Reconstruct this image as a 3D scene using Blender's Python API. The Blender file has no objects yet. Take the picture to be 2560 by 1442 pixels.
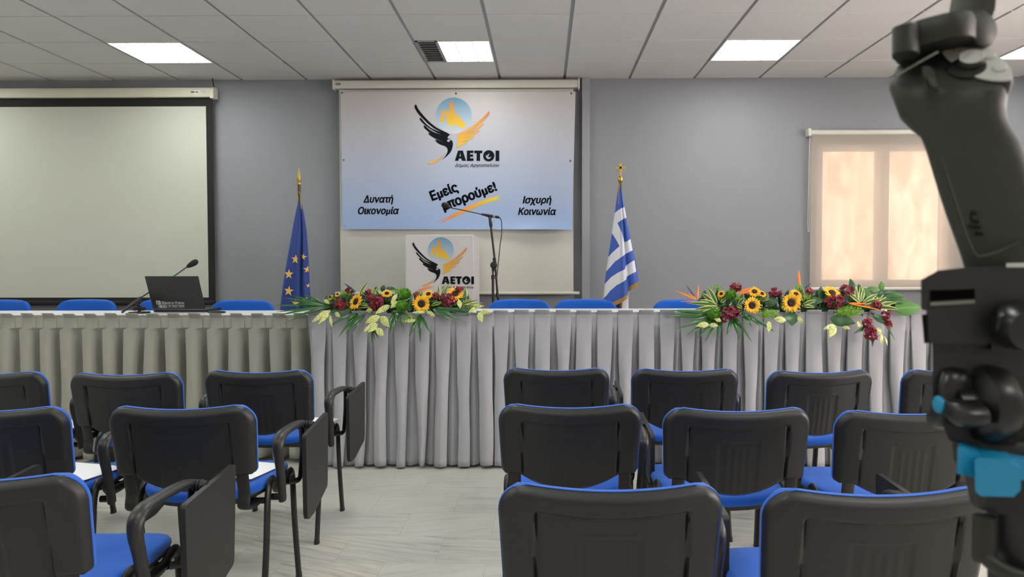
import bpy, bmesh, math, random
from mathutils import Vector, Matrix, Euler
from mathutils.geometry import tessellate_polygon
from mathutils.noise import noise as pnoise

random.seed(7)
S = bpy.context.scene
COL = S.collection
PI = math.pi

# ------------------------------------------------------------------ camera
FPX, PITCH, YAW, ROLL, CX, CAMH = 1858.6, 0.0312, 0.0107, -0.0014, 59.93, 1.27
_cy, _sy, _cp, _sp = math.cos(YAW), math.sin(YAW), math.cos(PITCH), math.sin(PITCH)
FWD = Vector((-_sy * _cp, _cy * _cp, -_sp))
R0 = Vector((_cy, _sy, 0.0))
U0 = R0.cross(FWD)
RGT = R0 * math.cos(ROLL) + U0 * math.sin(ROLL)
UPV = U0 * math.cos(ROLL) - R0 * math.sin(ROLL)
cam_data = bpy.data.cameras.new('camera')
cam = bpy.data.objects.new('camera', cam_data)
COL.objects.link(cam)
cam_data.sensor_width = 36.0
cam_data.lens = FPX / 2560 * 36
cam_data.shift_x = -CX / 2560
cam_data.clip_start = 0.02
cam.matrix_world = Matrix(((RGT.x, UPV.x, -FWD.x, 0), (RGT.y, UPV.y, -FWD.y, 0), (RGT.z, UPV.z, -FWD.z, CAMH), (0, 0, 0, 1)))
cam_data.dof.use_dof = True
cam_data.dof.focus_distance = 3.6
cam_data.dof.aperture_fstop = 13.0
S.camera = cam

# ------------------------------------------------------------------ colour, world, sun, added fill lights
S.view_settings.view_transform = 'Standard'
S.view_settings.look = 'None'
S.view_settings.gamma = 1.0
S.view_settings.use_curve_mapping = False
S.view_settings.exposure = 0.0
world = bpy.data.worlds.new('sky')
S.world = world
world.use_nodes = True
wn = world.node_tree
bg = wn.nodes['Background']
bg.inputs[0].default_value = (0.95, 0.93, 0.92, 1)
bg.inputs[1].default_value = 2.0
sun_d = bpy.data.lights.new('sun', 'SUN')
sun_d.energy = 17.0
sun_d.color = (1.0, 0.9, 0.78)
sun_d.angle = 0.01
sun = bpy.data.objects.new('sun', sun_d)
COL.objects.link(sun)
sun.rotation_euler = Vector((0.55, 0.45, -0.7)).to_track_quat('-Z', 'Y').to_euler()
for i, yy in enumerate((0.2, 3.4)):            # added fill lights, set in two invented windows of the right wall
    ld = bpy.data.lights.new('window_daylight', 'AREA')
    ld.shape = 'RECTANGLE'
    ld.size, ld.size_y = 1.5, 1.3
    ld.energy = 120
    ld.color = (1.0, 0.86, 0.81)
    lo = bpy.data.objects.new('window_daylight', ld)
    COL.objects.link(lo)
    lo.location = (5.36, yy, 1.75)
    lo.rotation_euler = Vector((-1, 0, 0.0)).to_track_quat('-Z', 'Y').to_euler()
LAMP = 19.5                                     # strength of every ceiling lamp's diffuser


def at(px, py, Y):
    """the point of the plane y = Y that the photograph shows at (px, py)"""
    d = FWD + RGT * ((px - 1280 - CX) / FPX) - UPV * ((py - 721) / FPX)
    p = d * (Y / d.y)
    return Vector((p.x, p.y, p.z + CAMH))


# ------------------------------------------------------------------ materials
def new_mat(name):
    m = bpy.data.materials.new(name)
    m.use_nodes = True
    nt = m.node_tree
    return m, nt, nt.nodes['Principled BSDF']


def N(nt, kind, **kw):
    n = nt.nodes.new(kind)
    for k, v in kw.items():
        if k in n.inputs:
            n.inputs[k].default_value = v
        else:
            setattr(n, k, v)
    return n


def mat(name, col, rough=0.5, metal=0.0, bump=None, var=None, spec=None, sheen=None):
    """bump = (scale, strength, distance); var = (scale, amount)"""
    m, nt, b = new_mat(name)
    b.inputs['Base Color'].default_value = (*col, 1)
    b.inputs['Roughness'].default_value = rough
    b.inputs['Metallic'].default_value = metal
    if spec is not None:
        b.inputs['Specular IOR Level'].default_value = spec
    if sheen:
        b.inputs['Sheen Weight'].default_value = sheen
    tc = N(nt, 'ShaderNodeTexCoord')
    if var:
        no = N(nt, 'ShaderNodeTexNoise', Scale=var[0], Detail=4.0)
        nt.links.new(tc.outputs['Object'], no.inputs['Vector'])
        mx = N(nt, 'ShaderNodeMix', data_type='RGBA')
        a = var[1]
        mx.inputs[6].default_value = (*[c * (1 - a) for c in col], 1)
        mx.inputs[7].default_value = (*[min(1, c * (1 + a)) for c in col], 1)
        nt.links.new(no.outputs['Fac'], mx.inputs[0])
        nt.links.new(mx.outputs[2], b.inputs['Base Color'])
    if bump:
        no = N(nt, 'ShaderNodeTexNoise', Scale=bump[0], Detail=3.0)
        nt.links.new(tc.outputs['Object'], no.inputs['Vector'])
        bp = N(nt, 'ShaderNodeBump', Strength=bump[1], Distance=bump[2])
        nt.links.new(no.outputs['Fac'], bp.inputs['Height'])
        nt.links.new(bp.outputs['Normal'], b.inputs['Normal'])
    return m


def ramp_mat(name, stops, axis='v', rough=0.6, extra=None):
    """colour running along the UV map (axis u or v)"""
    m, nt, b = new_mat(name)
    uv = N(nt, 'ShaderNodeUVMap')
    sp = N(nt, 'ShaderNodeSeparateXYZ')
    nt.links.new(uv.outputs[0], sp.inputs[0])
    r = N(nt, 'ShaderNodeValToRGB')
    e = r.color_ramp.elements
    e[0].position, e[0].color = stops[0][0], (*stops[0][1], 1)
    e[1].position, e[1].color = stops[-1][0], (*stops[-1][1], 1)
    for p, c in stops[1:-1]:
        k = e.new(p)
        k.color = (*c, 1)
    nt.links.new(sp.outputs[0 if axis == 'u' else 1], r.inputs[0])
    nt.links.new(r.outputs[0], b.inputs['Base Color'])
    b.inputs['Roughness'].default_value = rough
    return m


M = {}
M['wall'] = mat('wall_paint', (0.245, 0.252, 0.276), 0.75, bump=(260, 0.35, 0.002), var=(3, 0.03))
M['trunk'] = mat('trunk_paint', (0.28, 0.282, 0.302), 0.6)
M['white_wall'] = mat('white_wall_paint', (0.62, 0.6, 0.58), 0.8, bump=(200, 0.2, 0.002))
M['tile'] = mat('mineral_tile', (0.66, 0.645, 0.62), 0.9, bump=(230, 0.5, 0.003), var=(90, 0.06))
M['tbar'] = mat('grid_bar', (0.36, 0.36, 0.35), 0.5)
M['black_plastic'] = mat('black_plastic', (0.0105, 0.0105, 0.011), 0.45, bump=(700, 0.25, 0.0006))
M['black_metal'] = mat('black_tube', (0.006, 0.006, 0.0062), 0.42)
M['arm_plastic'] = mat('arm_plastic', (0.014, 0.014, 0.0138), 0.4, bump=(500, 0.2, 0.0005))
M['tablet'] = mat('tablet_laminate', (0.0125, 0.0125, 0.0122), 0.45, bump=(600, 0.2, 0.0005))
M['blue'] = mat('blue_fabric', (0.012, 0.105, 0.50), 0.9, bump=(900, 0.5, 0.001), var=(400, 0.12), spec=0.2, sheen=0.15)
M['skirt_cool'] = mat('skirt_cloth_cool', (0.36, 0.362, 0.385), 0.85, bump=(800, 0.3, 0.0008), var=(8, 0.04), spec=0.25, sheen=0.1)
M['skirt_warm'] = mat('skirt_cloth_warm', (0.30, 0.297, 0.26), 0.85, bump=(800, 0.3, 0.0008), var=(8, 0.05), spec=0.25, sheen=0.1)
M['table_white'] = mat('white_table', (0.72, 0.74, 0.78), 0.35)
M['metal_grey'] = mat('grey_metal', (0.35, 0.35, 0.35), 0.35, metal=0.8)
M['screen_white'] = mat('screen_fabric', (0.50, 0.515, 0.445), 0.9, var=(1.5, 0.03))
M['screen_white2'] = mat('screen_fabric_pale', (0.56, 0.55, 0.50), 0.9, var=(2, 0.03))
M['screen_black'] = mat('screen_border', (0.006, 0.006, 0.006), 0.8)
M['casing'] = mat('cream_casing', (0.60, 0.585, 0.47), 0.5, var=(6, 0.05))
M['casing2'] = mat('pale_casing', (0.60, 0.59, 0.53), 0.45)
M['paper'] = mat('paper', (0.85, 0.86, 0.88), 0.8)
M['ink'] = mat('black_ink', (0.006, 0.008, 0.013), 0.7, spec=0.1)
M['ink_pale'] = mat('white_ink', (0.7, 0.7, 0.7), 0.6)
M['grommet'] = mat('steel_grommet', (0.25, 0.25, 0.24), 0.3, metal=0.9)
M['lectern'] = mat('lectern_board', (0.60, 0.575, 0.58), 0.55)
M['wood'] = mat('dark_wood', (0.10, 0.045, 0.022), 0.45, var=(40, 0.3))
M['gold'] = mat('brass', (0.50, 0.36, 0.10), 0.35, metal=0.85)
M['cord'] = mat('gold_cord', (0.35, 0.25, 0.10), 0.7)
M['laptop'] = mat('laptop_shell', (0.012, 0.011, 0.0115), 0.4)
M['screen_off'] = mat('laptop_display', (0.01, 0.01, 0.012), 0.15)
M['red_mark'] = mat('red_mark', (0.07, 0.008, 0.008), 0.5)
M['win_frame'] = mat('window_frame', (0.78, 0.76, 0.76), 0.4)
M['blue_clip'] = mat('blue_clamp', (0.008, 0.22, 0.42), 0.4, bump=(300, 0.2, 0.0006))
M['gimbal'] = mat('gimbal_shell', (0.027, 0.029, 0.0235), 0.55, bump=(1500, 0.2, 0.0003))
M['gimbal_arm'] = mat('gimbal_arm', (0.15, 0.16, 0.135), 0.5)
M['gimbal_dark'] = mat('gimbal_dark', (0.0135, 0.0145, 0.0115), 0.5)
M['gimbal_mark'] = mat('gimbal_mark', (0.0245, 0.0262, 0.0212), 0.6)
M['void'] = mat('slot_dark', (0.004, 0.003, 0.003), 0.9, spec=0.0)  # shade inside the slot, put into a colour
M['panel_grey'] = mat('panel_grey', (0.50, 0.50, 0.47), 0.5)
M['tripod'] = mat('tripod_black', (0.011, 0.011, 0.011), 0.42, bump=(900, 0.25, 0.0004))
M['tripod_gloss'] = mat('tripod_gloss', (0.010, 0.010, 0.0095), 0.3)
M['foam'] = mat('flower_foam', (0.02, 0.06, 0.015), 0.9)
M['stem'] = mat('plant_stem', (0.06, 0.14, 0.02), 0.5)
M['red_flower'] = mat('red_petal', (0.19, 0.006, 0.020), 0.55, var=(60, 0.5))
M['seed'] = mat('sunflower_disc', (0.018, 0.009, 0.006), 0.8, bump=(500, 0.8, 0.002), var=(300, 0.5))
M['puff'] = mat('green_puff', (0.09, 0.27, 0.012), 0.7, var=(200, 0.4))
M['moss'] = mat('lime_spray', (0.17, 0.36, 0.02), 0.7, var=(150, 0.3))
M['dark_leaf'] = mat('dark_leaf', (0.018, 0.075, 0.018), 0.32, var=(30, 0.4))
M['mid_leaf'] = mat('mid_leaf', (0.06, 0.16, 0.03), 0.35, var=(30, 0.35))
M['bird_blue'] = mat('bird_blue', (0.03, 0.035, 0.09), 0.5)
M['led_amber'] = mat('amber_led', (0.6, 0.35, 0.1), 0.4)
M['led_pink'] = mat('pink_led', (0.5, 0.28, 0.28), 0.4)
M['fringe'] = mat('gold_fringe', (0.33, 0.2, 0.05), 0.7, bump=(500, 0.8, 0.002))
M['flag_blue'] = mat('flag_navy', (0.007, 0.036, 0.22), 0.6, sheen=0.2)
M['flag_gr'] = mat('flag_blue', (0.03, 0.09, 0.42), 0.6, sheen=0.2)
M['flag_white'] = mat('flag_white', (0.66, 0.66, 0.72), 0.6, sheen=0.2)
M['star'] = mat('star_yellow', (0.78, 0.48, 0.12), 0.6)
M['dais'] = mat('dais_board', (0.25, 0.24, 0.23), 0.6)
M['yard'] = mat('yard_ground', (0.4, 0.36, 0.3), 0.9, var=(3, 0.3))
M['petal'] = ramp_mat('sunflower_petal', [(0, (0.55, 0.22, 0.006)), (0.4, (0.80, 0.40, 0.008)), (1, (0.85, 0.50, 0.02))])
M['palm'] = mat('palm_leaf', (0.022, 0.095, 0.02), 0.3, var=(25, 0.4))
M['stripe'] = ramp_mat('striped_leaf', [(0, (0.62, 0.60, 0.18)), (0.16, (0.55, 0.55, 0.15)), (0.24, (0.04, 0.13, 0.02)), (0.76, (0.03, 0.11, 0.02)), (0.84, (0.55, 0.55, 0.15)), (1, (0.62, 0.60, 0.18))], 'u', 0.4)
M['bird_orange'] = ramp_mat('bird_orange', [(0, (0.75, 0.24, 0.02)), (1, (0.80, 0.17, 0.015))])
M['bird_bract'] = ramp_mat('bird_bract', [(0, (0.30, 0.30, 0.12)), (0.5, (0.62, 0.13, 0.08)), (1, (0.5, 0.3, 0.16))])
M['bright_leaf'] = ramp_mat('bright_leaf', [(0, (0.06, 0.17, 0.03)), (0.44, (0.07, 0.20, 0.035)), (0.5, (0.16, 0.30, 0.08)), (0.56, (0.07, 0.20, 0.035)), (1, (0.06, 0.17, 0.03))], 'u', 0.4)


def speckled():
    m, nt, b = new_mat('speckled_leaf')
    tc = N(nt, 'ShaderNodeTexCoord')
    no = N(nt, 'ShaderNodeTexNoise', Scale=170.0, Detail=2.0)
    nt.links.new(tc.outputs['Object'], no.inputs['Vector'])
    oi = N(nt, 'ShaderNodeObjectInfo')
    r = N(nt, 'ShaderNodeValToRGB')
    e = r.color_ramp.elements
    e[0].position, e[0].color = 0.38, (0.07, 0.20, 0.03, 1)
    e[1].position, e[1].color = 0.47, (0.55, 0.57, 0.20, 1)
    nt.links.new(no.outputs['Fac'], r.inputs[0])
    nt.links.new(r.outputs[0], b.inputs['Base Color'])
    b.inputs['Roughness'].default_value = 0.4
    return m


M['speck'] = speckled()


def floor_mat():
    m, nt, b = new_mat('marble_tiles')
    tc = N(nt, 'ShaderNodeTexCoord')
    mp = N(nt, 'ShaderNodeMapping')
    mp.inputs['Location'].default_value = (0.03, -0.26, 0)
    nt.links.new(tc.outputs['Object'], mp.inputs['Vector'])
    br = N(nt, 'ShaderNodeTexBrick', offset=0.5, offset_frequency=2)
    br.inputs['Color1'].default_value = (0, 0, 0, 1)
    br.inputs['Color2'].default_value = (1, 1, 1, 1)
    br.inputs['Scale'].default_value = 1.0
    br.inputs['Mortar Size'].default_value = 0.0012
    br.inputs['Mortar Smooth'].default_value = 0.2
    br.inputs['Brick Width'].default_value = 0.436
    br.inputs['Row Height'].default_value = 0.319
    nt.links.new(mp.outputs[0], br.inputs['Vector'])
    # every slab has its own vein direction and offset
    sep = N(nt, 'ShaderNodeSeparateColor')
    nt.links.new(br.outputs['Color'], sep.inputs[0])
    rot = N(nt, 'ShaderNodeVectorRotate', rotation_type='Z_AXIS')
    ang = N(nt, 'ShaderNodeMath', operation='MULTIPLY_ADD')
    ang.inputs[1].default_value = 1.3
    ang.inputs[2].default_value = -0.75
    nt.links.new(sep.outputs[0], ang.inputs[0])
    nt.links.new(tc.outputs['Object'], rot.inputs['Vector'])
    nt.links.new(ang.outputs[0], rot.inputs['Angle'])
    off = N(nt, 'ShaderNodeVectorMath', operation='MULTIPLY_ADD')
    off.inputs[1].default_value = (0, 9, 0)
    nt.links.new(br.outputs['Color'], off.inputs[0])
    nt.links.new(rot.outputs[0], off.inputs[2])
    st = N(nt, 'ShaderNodeMapping')
    st.inputs['Scale'].default_value = (1.5, 17, 1)
    nt.links.new(off.outputs[0], st.inputs['Vector'])
    n1 = N(nt, 'ShaderNodeTexNoise', Scale=1.9, Detail=8.0, Roughness=0.66, Distortion=0.7)
    nt.links.new(st.outputs[0], n1.inputs['Vector'])
    r1 = N(nt, 'ShaderNodeValToRGB')
    e = r1.color_ramp.elements
    e[0].position, e[0].color = 0.30, (0.20, 0.205, 0.21, 1)
    e[1].position, e[1].color = 0.56, (0.61, 0.60, 0.555, 1)
    k = e.new(0.40)
    k.color = (0.44, 0.44, 0.415, 1)
    nt.links.new(n1.outputs['Fac'], r1.inputs[0])
    n2 = N(nt, 'ShaderNodeTexNoise', Scale=1.8, Detail=2.0)
    nt.links.new(off.outputs[0], n2.inputs['Vector'])
    mx = N(nt, 'ShaderNodeMix', data_type='RGBA', blend_type='MULTIPLY')
    r2 = N(nt, 'ShaderNodeValToRGB')
    e = r2.color_ramp.elements
    e[0].position, e[0].color = 0.35, (0.88, 0.90, 0.92, 1)
    e[1].position, e[1].color = 0.68, (1.0, 0.96, 0.90, 1)
    nt.links.new(n2.outputs['Fac'], r2.inputs[0])
    mx.inputs[0].default_value = 1.0
    nt.links.new(r1.outputs[0], mx.inputs[6])
    nt.links.new(r2.outputs[0], mx.inputs[7])
    # plain slabs: blend towards an even tone by slab
    pl = N(nt, 'ShaderNodeMix', data_type='RGBA')
    pw = N(nt, 'ShaderNodeMath', operation='MULTIPLY_ADD')
    pw.inputs[1].default_value = -0.95
    pw.inputs[2].default_value = 0.95
    nt.links.new(sep.outputs[0], pw.inputs[0])
    nt.links.new(pw.outputs[0], pl.inputs[0])
    nt.links.new(mx.outputs[2], pl.inputs[6])
    pl.inputs[7].default_value = (0.55, 0.545, 0.505, 1)
    jo = N(nt, 'ShaderNodeMix', data_type='RGBA')
    nt.links.new(br.outputs['Fac'], jo.inputs[0])
    nt.links.new(pl.outputs[2], jo.inputs[6])
    jo.inputs[7].default_value = (0.36, 0.355, 0.33, 1)
    nt.links.new(jo.outputs[2], b.inputs['Base Color'])
    b.inputs['Roughness'].default_value = 0.28
    return m


M['floor'] = floor_mat()


def banner_mat(name, lo, hi, zlo, zhi, mid=None):
    """printed vertical fade between two heights"""
    m, nt, b = new_mat(name)
    tc = N(nt, 'ShaderNodeTexCoord')
    sp = N(nt, 'ShaderNodeSeparateXYZ')
    nt.links.new(tc.outputs['Object'], sp.inputs[0])
    mr = N(nt, 'ShaderNodeMapRange')
    mr.inputs[1].default_value, mr.inputs[2].default_value = zlo, zhi
    nt.links.new(sp.outputs[2], mr.inputs[0])
    r = N(nt, 'ShaderNodeValToRGB')
    e = r.color_ramp.elements
    e[0].color = (*lo, 1)
    e[1].color = (*hi, 1)
    e[0].position, e[1].position = 0.0, 1.0
    if mid:
        k = e.new(mid[0])
        k.color = (*mid[1], 1)
    nt.links.new(mr.outputs[0], r.inputs[0])
    nt.links.new(r.outputs[0], b.inputs['Base Color'])
    b.inputs['Roughness'].default_value = 0.5
    return m


def blind_mat():
    m, nt, b = new_mat('blind_fabric')
    out = nt.nodes['Material Output']
    nt.nodes.remove(b)
    d = N(nt, 'ShaderNodeBsdfDiffuse')
    d.inputs[0].default_value = (0.62, 0.57, 0.50, 1)
    t = N(nt, 'ShaderNodeBsdfTranslucent')
    t.inputs[0].default_value = (0.78, 0.70, 0.66, 1)
    tr = N(nt, 'ShaderNodeBsdfTransparent')
    a1 = N(nt, 'ShaderNodeMixShader')
    a1.inputs[0].default_value = 0.45
    nt.links.new(d.outputs[0], a1.inputs[1])
    nt.links.new(t.outputs[0], a1.inputs[2])
    a2 = N(nt, 'ShaderNodeMixShader')
    a2.inputs[0].default_value = 0.45
    nt.links.new(a1.outputs[0], a2.inputs[1])
    nt.links.new(tr.outputs[0], a2.inputs[2])
    nt.links.new(a2.outputs[0], out.inputs[0])
    return m


M['blind'] = blind_mat()


def glass_mat():
    m, nt, b = new_mat('window_glass')
    out = nt.nodes['Material Output']
    nt.nodes.remove(b)
    tr = N(nt, 'ShaderNodeBsdfTransparent')
    gl = N(nt, 'ShaderNodeBsdfGlossy', Roughness=0.02)
    mx = N(nt, 'ShaderNodeMixShader')
    mx.inputs[0].default_value = 0.05
    nt.links.new(tr.outputs[0], mx.inputs[1])
    nt.links.new(gl.outputs[0], mx.inputs[2])
    nt.links.new(mx.outputs[0], out.inputs[0])
    return m


M['glass'] = glass_mat()


def lamp_mat():
    m, nt, b = new_mat('lamp_diffuser')
    b.inputs['Base Color'].default_value = (0.9, 0.9, 0.88, 1)
    b.inputs['Emission Color'].default_value = (0.975, 1.0, 0.945, 1)
    b.inputs['Emission Strength'].default_value = LAMP
    return m


M['lamp'] = lamp_mat()
M['louver'] = mat('lamp_louver', (0.30, 0.30, 0.28), 0.4)
M['lamp_frame'] = mat('lamp_frame', (0.75, 0.75, 0.72), 0.4)


def backdrop_mat():  # blotchy tones stand in for the blurred view outside
    m, nt, b = new_mat('garden_plaster')
    tc = N(nt, 'ShaderNodeTexCoord')
    mp = N(nt, 'ShaderNodeMapping')
    mp.inputs['Scale'].default_value = (3.0, 1, 1.3)
    nt.links.new(tc.outputs['Object'], mp.inputs['Vector'])
    no = N(nt, 'ShaderNodeTexNoise', Scale=1.6, Detail=5.0, Distortion=0.8)
    nt.links.new(mp.outputs[0], no.inputs['Vector'])
    r = N(nt, 'ShaderNodeValToRGB')
    e = r.color_ramp.elements
    e[0].position, e[0].color = 0.32, (0.50, 0.36, 0.27, 1)
    e[1].position, e[1].color = 0.72, (0.92, 0.82, 0.66, 1)
    k = e.new(0.52)
    k.color = (0.72, 0.55, 0.40, 1)
    nt.links.new(no.outputs['Fac'], r.inputs[0])
    nt.links.new(r.outputs[0], b.inputs['Base Color'])
    b.inputs['Roughness'].default_value = 0.9
    return m


M['plaster'] = backdrop_mat()


# ------------------------------------------------------------------ mesh building
class MB:
    def __init__(self):
        self.V, self.F, self.UV, self.MI = [], [], [], []

    def add(self, V, F, uv=None, mi=0):
        o = len(self.V)
        self.V.extend(Vector(v) for v in V)
        for f in F:
            self.F.append([i + o for i in f])
            self.UV.append([uv[i] for i in f] if uv else [(0, 0)] * len(f))
            self.MI.append(mi)
        return self

    def box(self, c, s, rot=None, mi=0):
        hx, hy, hz = s[0] / 2, s[1] / 2, s[2] / 2
        V = [Vector((x, y, z)) for x in (-hx, hx) for y in (-hy, hy) for z in (-hz, hz)]
        if rot is not None:
            r = rot if isinstance(rot, Matrix) else Euler(rot).to_matrix()
            V = [r @ v for v in V]
        c = Vector(c)
        return self.add([v + c for v in V], [(0, 1, 3, 2), (4, 6, 7, 5), (0, 4, 5, 1), (2, 3, 7, 6), (0, 2, 6, 4), (1, 5, 7, 3)], mi=mi)

    def span(self, a, b, mi=0):
        a, b = Vector(a), Vector(b)
        return self.box((a + b) / 2, [abs(x) for x in (b - a)], mi=mi)

    def loft(self, rings, closed=True, cap=True, mi=0):
        n = len(rings[0])
        V = [v for r in rings for v in r]
        F, uv = [], []
        for i, r in enumerate(rings):
            for j in range(n):
                uv.append((j / n, i / max(1, len(rings) - 1)))
        m = n if closed else n - 1
        for i in range(len(rings) - 1):
            for j in range(m):
                k = (j + 1) % n
                F.append((i * n + j, i * n + k, (i + 1) * n + k, (i + 1) * n + j))
        if cap and closed:
            F.append(tuple(reversed(range(n))))
            F.append(tuple(range((len(rings) - 1) * n, len(rings) * n)))
        return self.add(V, F, uv, mi)

    def tube(self, pts, r, seg=12, up=(0, 0, 1), cap=True, mi=0, smooth=0):
        """r: radius, (rx, ry) or a list per point; ry is measured along `up`"""
        pts = [Vector(p) for p in pts]
        if smooth:
            pts, r = spline(pts, r, smooth)
        rings = []
        n = len(pts)
        prev = None
        for i, p in enumerate(pts):
            t = (pts[min(i + 1, n - 1)] - pts[max(i - 1, 0)]).normalized()
            a = prev if prev is not None else Vector(up)
            b = t.cross(a)
            if b.length < 1e-4:
                b = t.cross(Vector((1, 0, 0)) if abs(t.x) < 0.9 else Vector((0, 1, 0)))
            b.normalize()
            a = b.cross(t).normalized()
            prev = a
            ri = r[i] if isinstance(r, list) else r
            rx, ry = ri if isinstance(ri, tuple) else (ri, ri)
            rings.append([p + b * (rx * math.cos(q)) + a * (ry * math.sin(q)) for q in (2 * PI * k / seg for k in range(seg))])
        return self.loft(rings, cap=cap, mi=mi)

    def lathe(self, prof, c=(0, 0, 0), axis=(0, 0, 1), seg=24, mi=0, sy=1.0):
        """prof: (radius, height) pairs"""
        q = Vector((0, 0, 1)).rotation_difference(Vector(axis)).to_matrix()
        c = Vector(c)
        rings = [[c + q @ Vector((r * math.cos(a), r * sy * math.sin(a), h)) for a in (2 * PI * k / seg for k in range(seg))] for r, h in prof]
        return self.loft(rings, mi=mi)

    def grid(self, fn, nu, nv, mi=0, flip=False):
        V, uv = [], []
        for j in range(nv + 1):
            for i in range(nu + 1):
                u, v = i / nu, j / nv
                V.append(fn(u, v))
                uv.append((u, v))
        F = []
        for j in range(nv):
            for i in range(nu):
                a = j * (nu + 1) + i
                f = (a, a + 1, a + nu + 2, a + nu + 1)
                F.append(tuple(reversed(f)) if flip else f)
        return self.add(V, F, uv, mi)

    def poly(self, pts2, fn, thick=None, mi=0, uvfn=None):
        """flat outline (2-D points) tessellated, each point mapped by fn; optional thickness vector"""
        tris = tessellate_polygon([[Vector((p[0], p[1], 0)) for p in pts2]])
        V = [Vector(fn(p)) for p in pts2]
        uv = [uvfn(p) for p in pts2] if uvfn else None
        self.add(V, tris, uv, mi)
        if thick is not None:
            t = Vector(thick)
            n = len(V)
            self.add([v + t for v in V], [tuple(reversed(x)) for x in tris], uv, mi)
            self.add(V + [v + t for v in V], [(i, (i + 1) % n, n + (i + 1) % n, n + i) for i in range(n)], uv * 2 if uv else None, mi)
        return self

    def build(self, name, mats, parent=None, smooth=True, angle=38, bevel=0, seg=2, loc=None, recalc=True):
        off = Vector((0, 0, 0))
        if parent is not None:
            off = ORG.get(parent.name, Vector((0, 0, 0)))
        if loc is not None:
            off = Vector(loc)
        me = bpy.data.meshes.new(name)
        me.from_pydata([v - off for v in self.V], [], self.F)
        ul = me.uv_layers.new(name='UVMap')
        k = 0
        flat = []
        for f in self.UV:
            for t in f:
                flat.extend(t)
        ul.data.foreach_set('uv', flat)
        if not isinstance(mats, (list, tuple)):
            mats = [mats]
        for m in mats:
            me.materials.append(m)
        me.polygons.foreach_set('material_index', self.MI)
        bm = bmesh.new()
        bm.from_mesh(me)
        if recalc:
            bmesh.ops.recalc_face_normals(bm, faces=bm.faces)
        th = math.radians(angle)
        for f in bm.faces:
            f.smooth = smooth
        if smooth:
            for e in bm.edges:
                if len(e.link_faces) == 2:
                    e.smooth = e.calc_face_angle(0.0) < th
        bm.to_mesh(me)
        bm.free()
        ob = bpy.data.objects.new(name, me)
        COL.objects.link(ob)
        if parent is not None:
            ob.parent = parent
            ORG[ob.name] = off
        elif loc is not None:
            ob.location = loc
            ORG[ob.name] = off
        if bevel:
            md = ob.modifiers.new('bevel', 'BEVEL')
            md.width = bevel
            md.segments = seg
            md.limit_method = 'ANGLE'
            md.angle_limit = math.radians(40)
        return ob


ORG = {}


def spline(pts, r, n):
    out, ro = [], []
    P = [pts[0]] + list(pts) + [pts[-1]]
    L = list(r) if isinstance(r, list) else None
    for i in range(1, len(P) - 2):
        for k in range(n):
            t = k / n
            a, b, c, d = P[i - 1], P[i], P[i + 1], P[i + 2]
            out.append(0.5 * ((2 * b) + (c - a) * t + (2 * a - 5 * b + 4 * c - d) * t * t + (3 * b - a - 3 * c + d) * t ** 3))
            if L:
                x, y = L[i - 1], L[min(i, len(L) - 1)]
                ro.append(tuple(p + (q - p) * t for p, q in zip(x, y)) if isinstance(x, tuple) else x + (y - x) * t)
    out.append(P[-1])
    if L:
        ro.append(L[-1])
    return out, (ro if L else r)


def smooth2(pts, n=4):
    """closed Catmull-Rom outline through 2-D points; a point given as (x, y, 1) stays a corner"""
    out = []
    m = len(pts)
    for i in range(m):
        b, c = pts[i], pts[(i + 1) % m]
        a = b if len(b) > 2 else pts[i - 1]
        d = c if len(c) > 2 else pts[(i + 2) % m]
        for k in range(n):
            t = k / n
            out.append(tuple(0.5 * (2 * b[q] + (c[q] - a[q]) * t + (2 * a[q] - 5 * b[q] + 4 * c[q] - d[q]) * t * t + (3 * b[q] - a[q] - 3 * c[q] + d[q]) * t ** 3) for q in (0, 1)))
    return out


def tag(o, label=None, cat=None, group=None, kind=None):
    for k, v in (('label', label), ('category', cat), ('group', group), ('kind', kind)):
        if v:
            o[k] = v
    return o


def thing(name, label, cat, loc=(0, 0, 0), group=None):
    o = bpy.data.objects.new(name, None)
    o.empty_display_size = 0.1
    COL.objects.link(o)
    o.location = loc
    ORG[o.name] = Vector(loc)
    return tag(o, label, cat, group)


def copy_tree(o, parent=None):
    c = o.copy()
    COL.objects.link(c)
    if parent is not None:
        c.parent = parent
    for ch in [x for x in KIDS.get(o.name, [])]:
        copy_tree(ch, c)
    return c


KIDS = {}


def index_children():
    KIDS.clear()
    for o in S.objects:
        if o.parent is not None:
            KIDS.setdefault(o.parent.name, []).append(o)


# ------------------------------------------------------------------ the room
XL, XR, YB, YW, ZC = -6.6, 5.2, -4.0, 6.962, 3.003
tag(MB().span((XL - .2, YB - .2, -0.12), (XR + .2, YW + .25, 0)).build('floor', M['floor'], smooth=False), kind='structure')

wx0, wx1, wz0, wz1 = 2.53, 3.79, 1.06, 2.40
w = MB()
w.span((XL - .2, YW, 0), (wx0, YW + .25, 3.25))
w.span((wx1, YW, 0), (XR + .2, YW + .25, 3.25))
w.span((wx0, YW, 0), (wx1, YW + .25, wz0))
w.span((wx0, YW, wz1), (wx1, YW + .25, 3.25))
tag(w.build('wall_front', M['wall'], smooth=False), kind='structure')
tag(MB().span((XL - .2, YB - .2, 0), (XL, YW, 3.25)).build('wall_left', M['white_wall'], smooth=False), kind='structure')
tag(MB().span((XL, YB - .2, 0), (XR, YB, 3.25)).build('wall_back', M['white_wall'], smooth=False), kind='structure')
w = MB()
ys = [(-0.6, 1.0), (2.6, 4.2)]  # openings of two unseen windows, added for the side light
w.span((XR, YB - .2, 0), (XR + .2, YW, 1.05))
w.span((XR, YB - .2, 2.45), (XR + .2, YW, 3.25))
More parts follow.
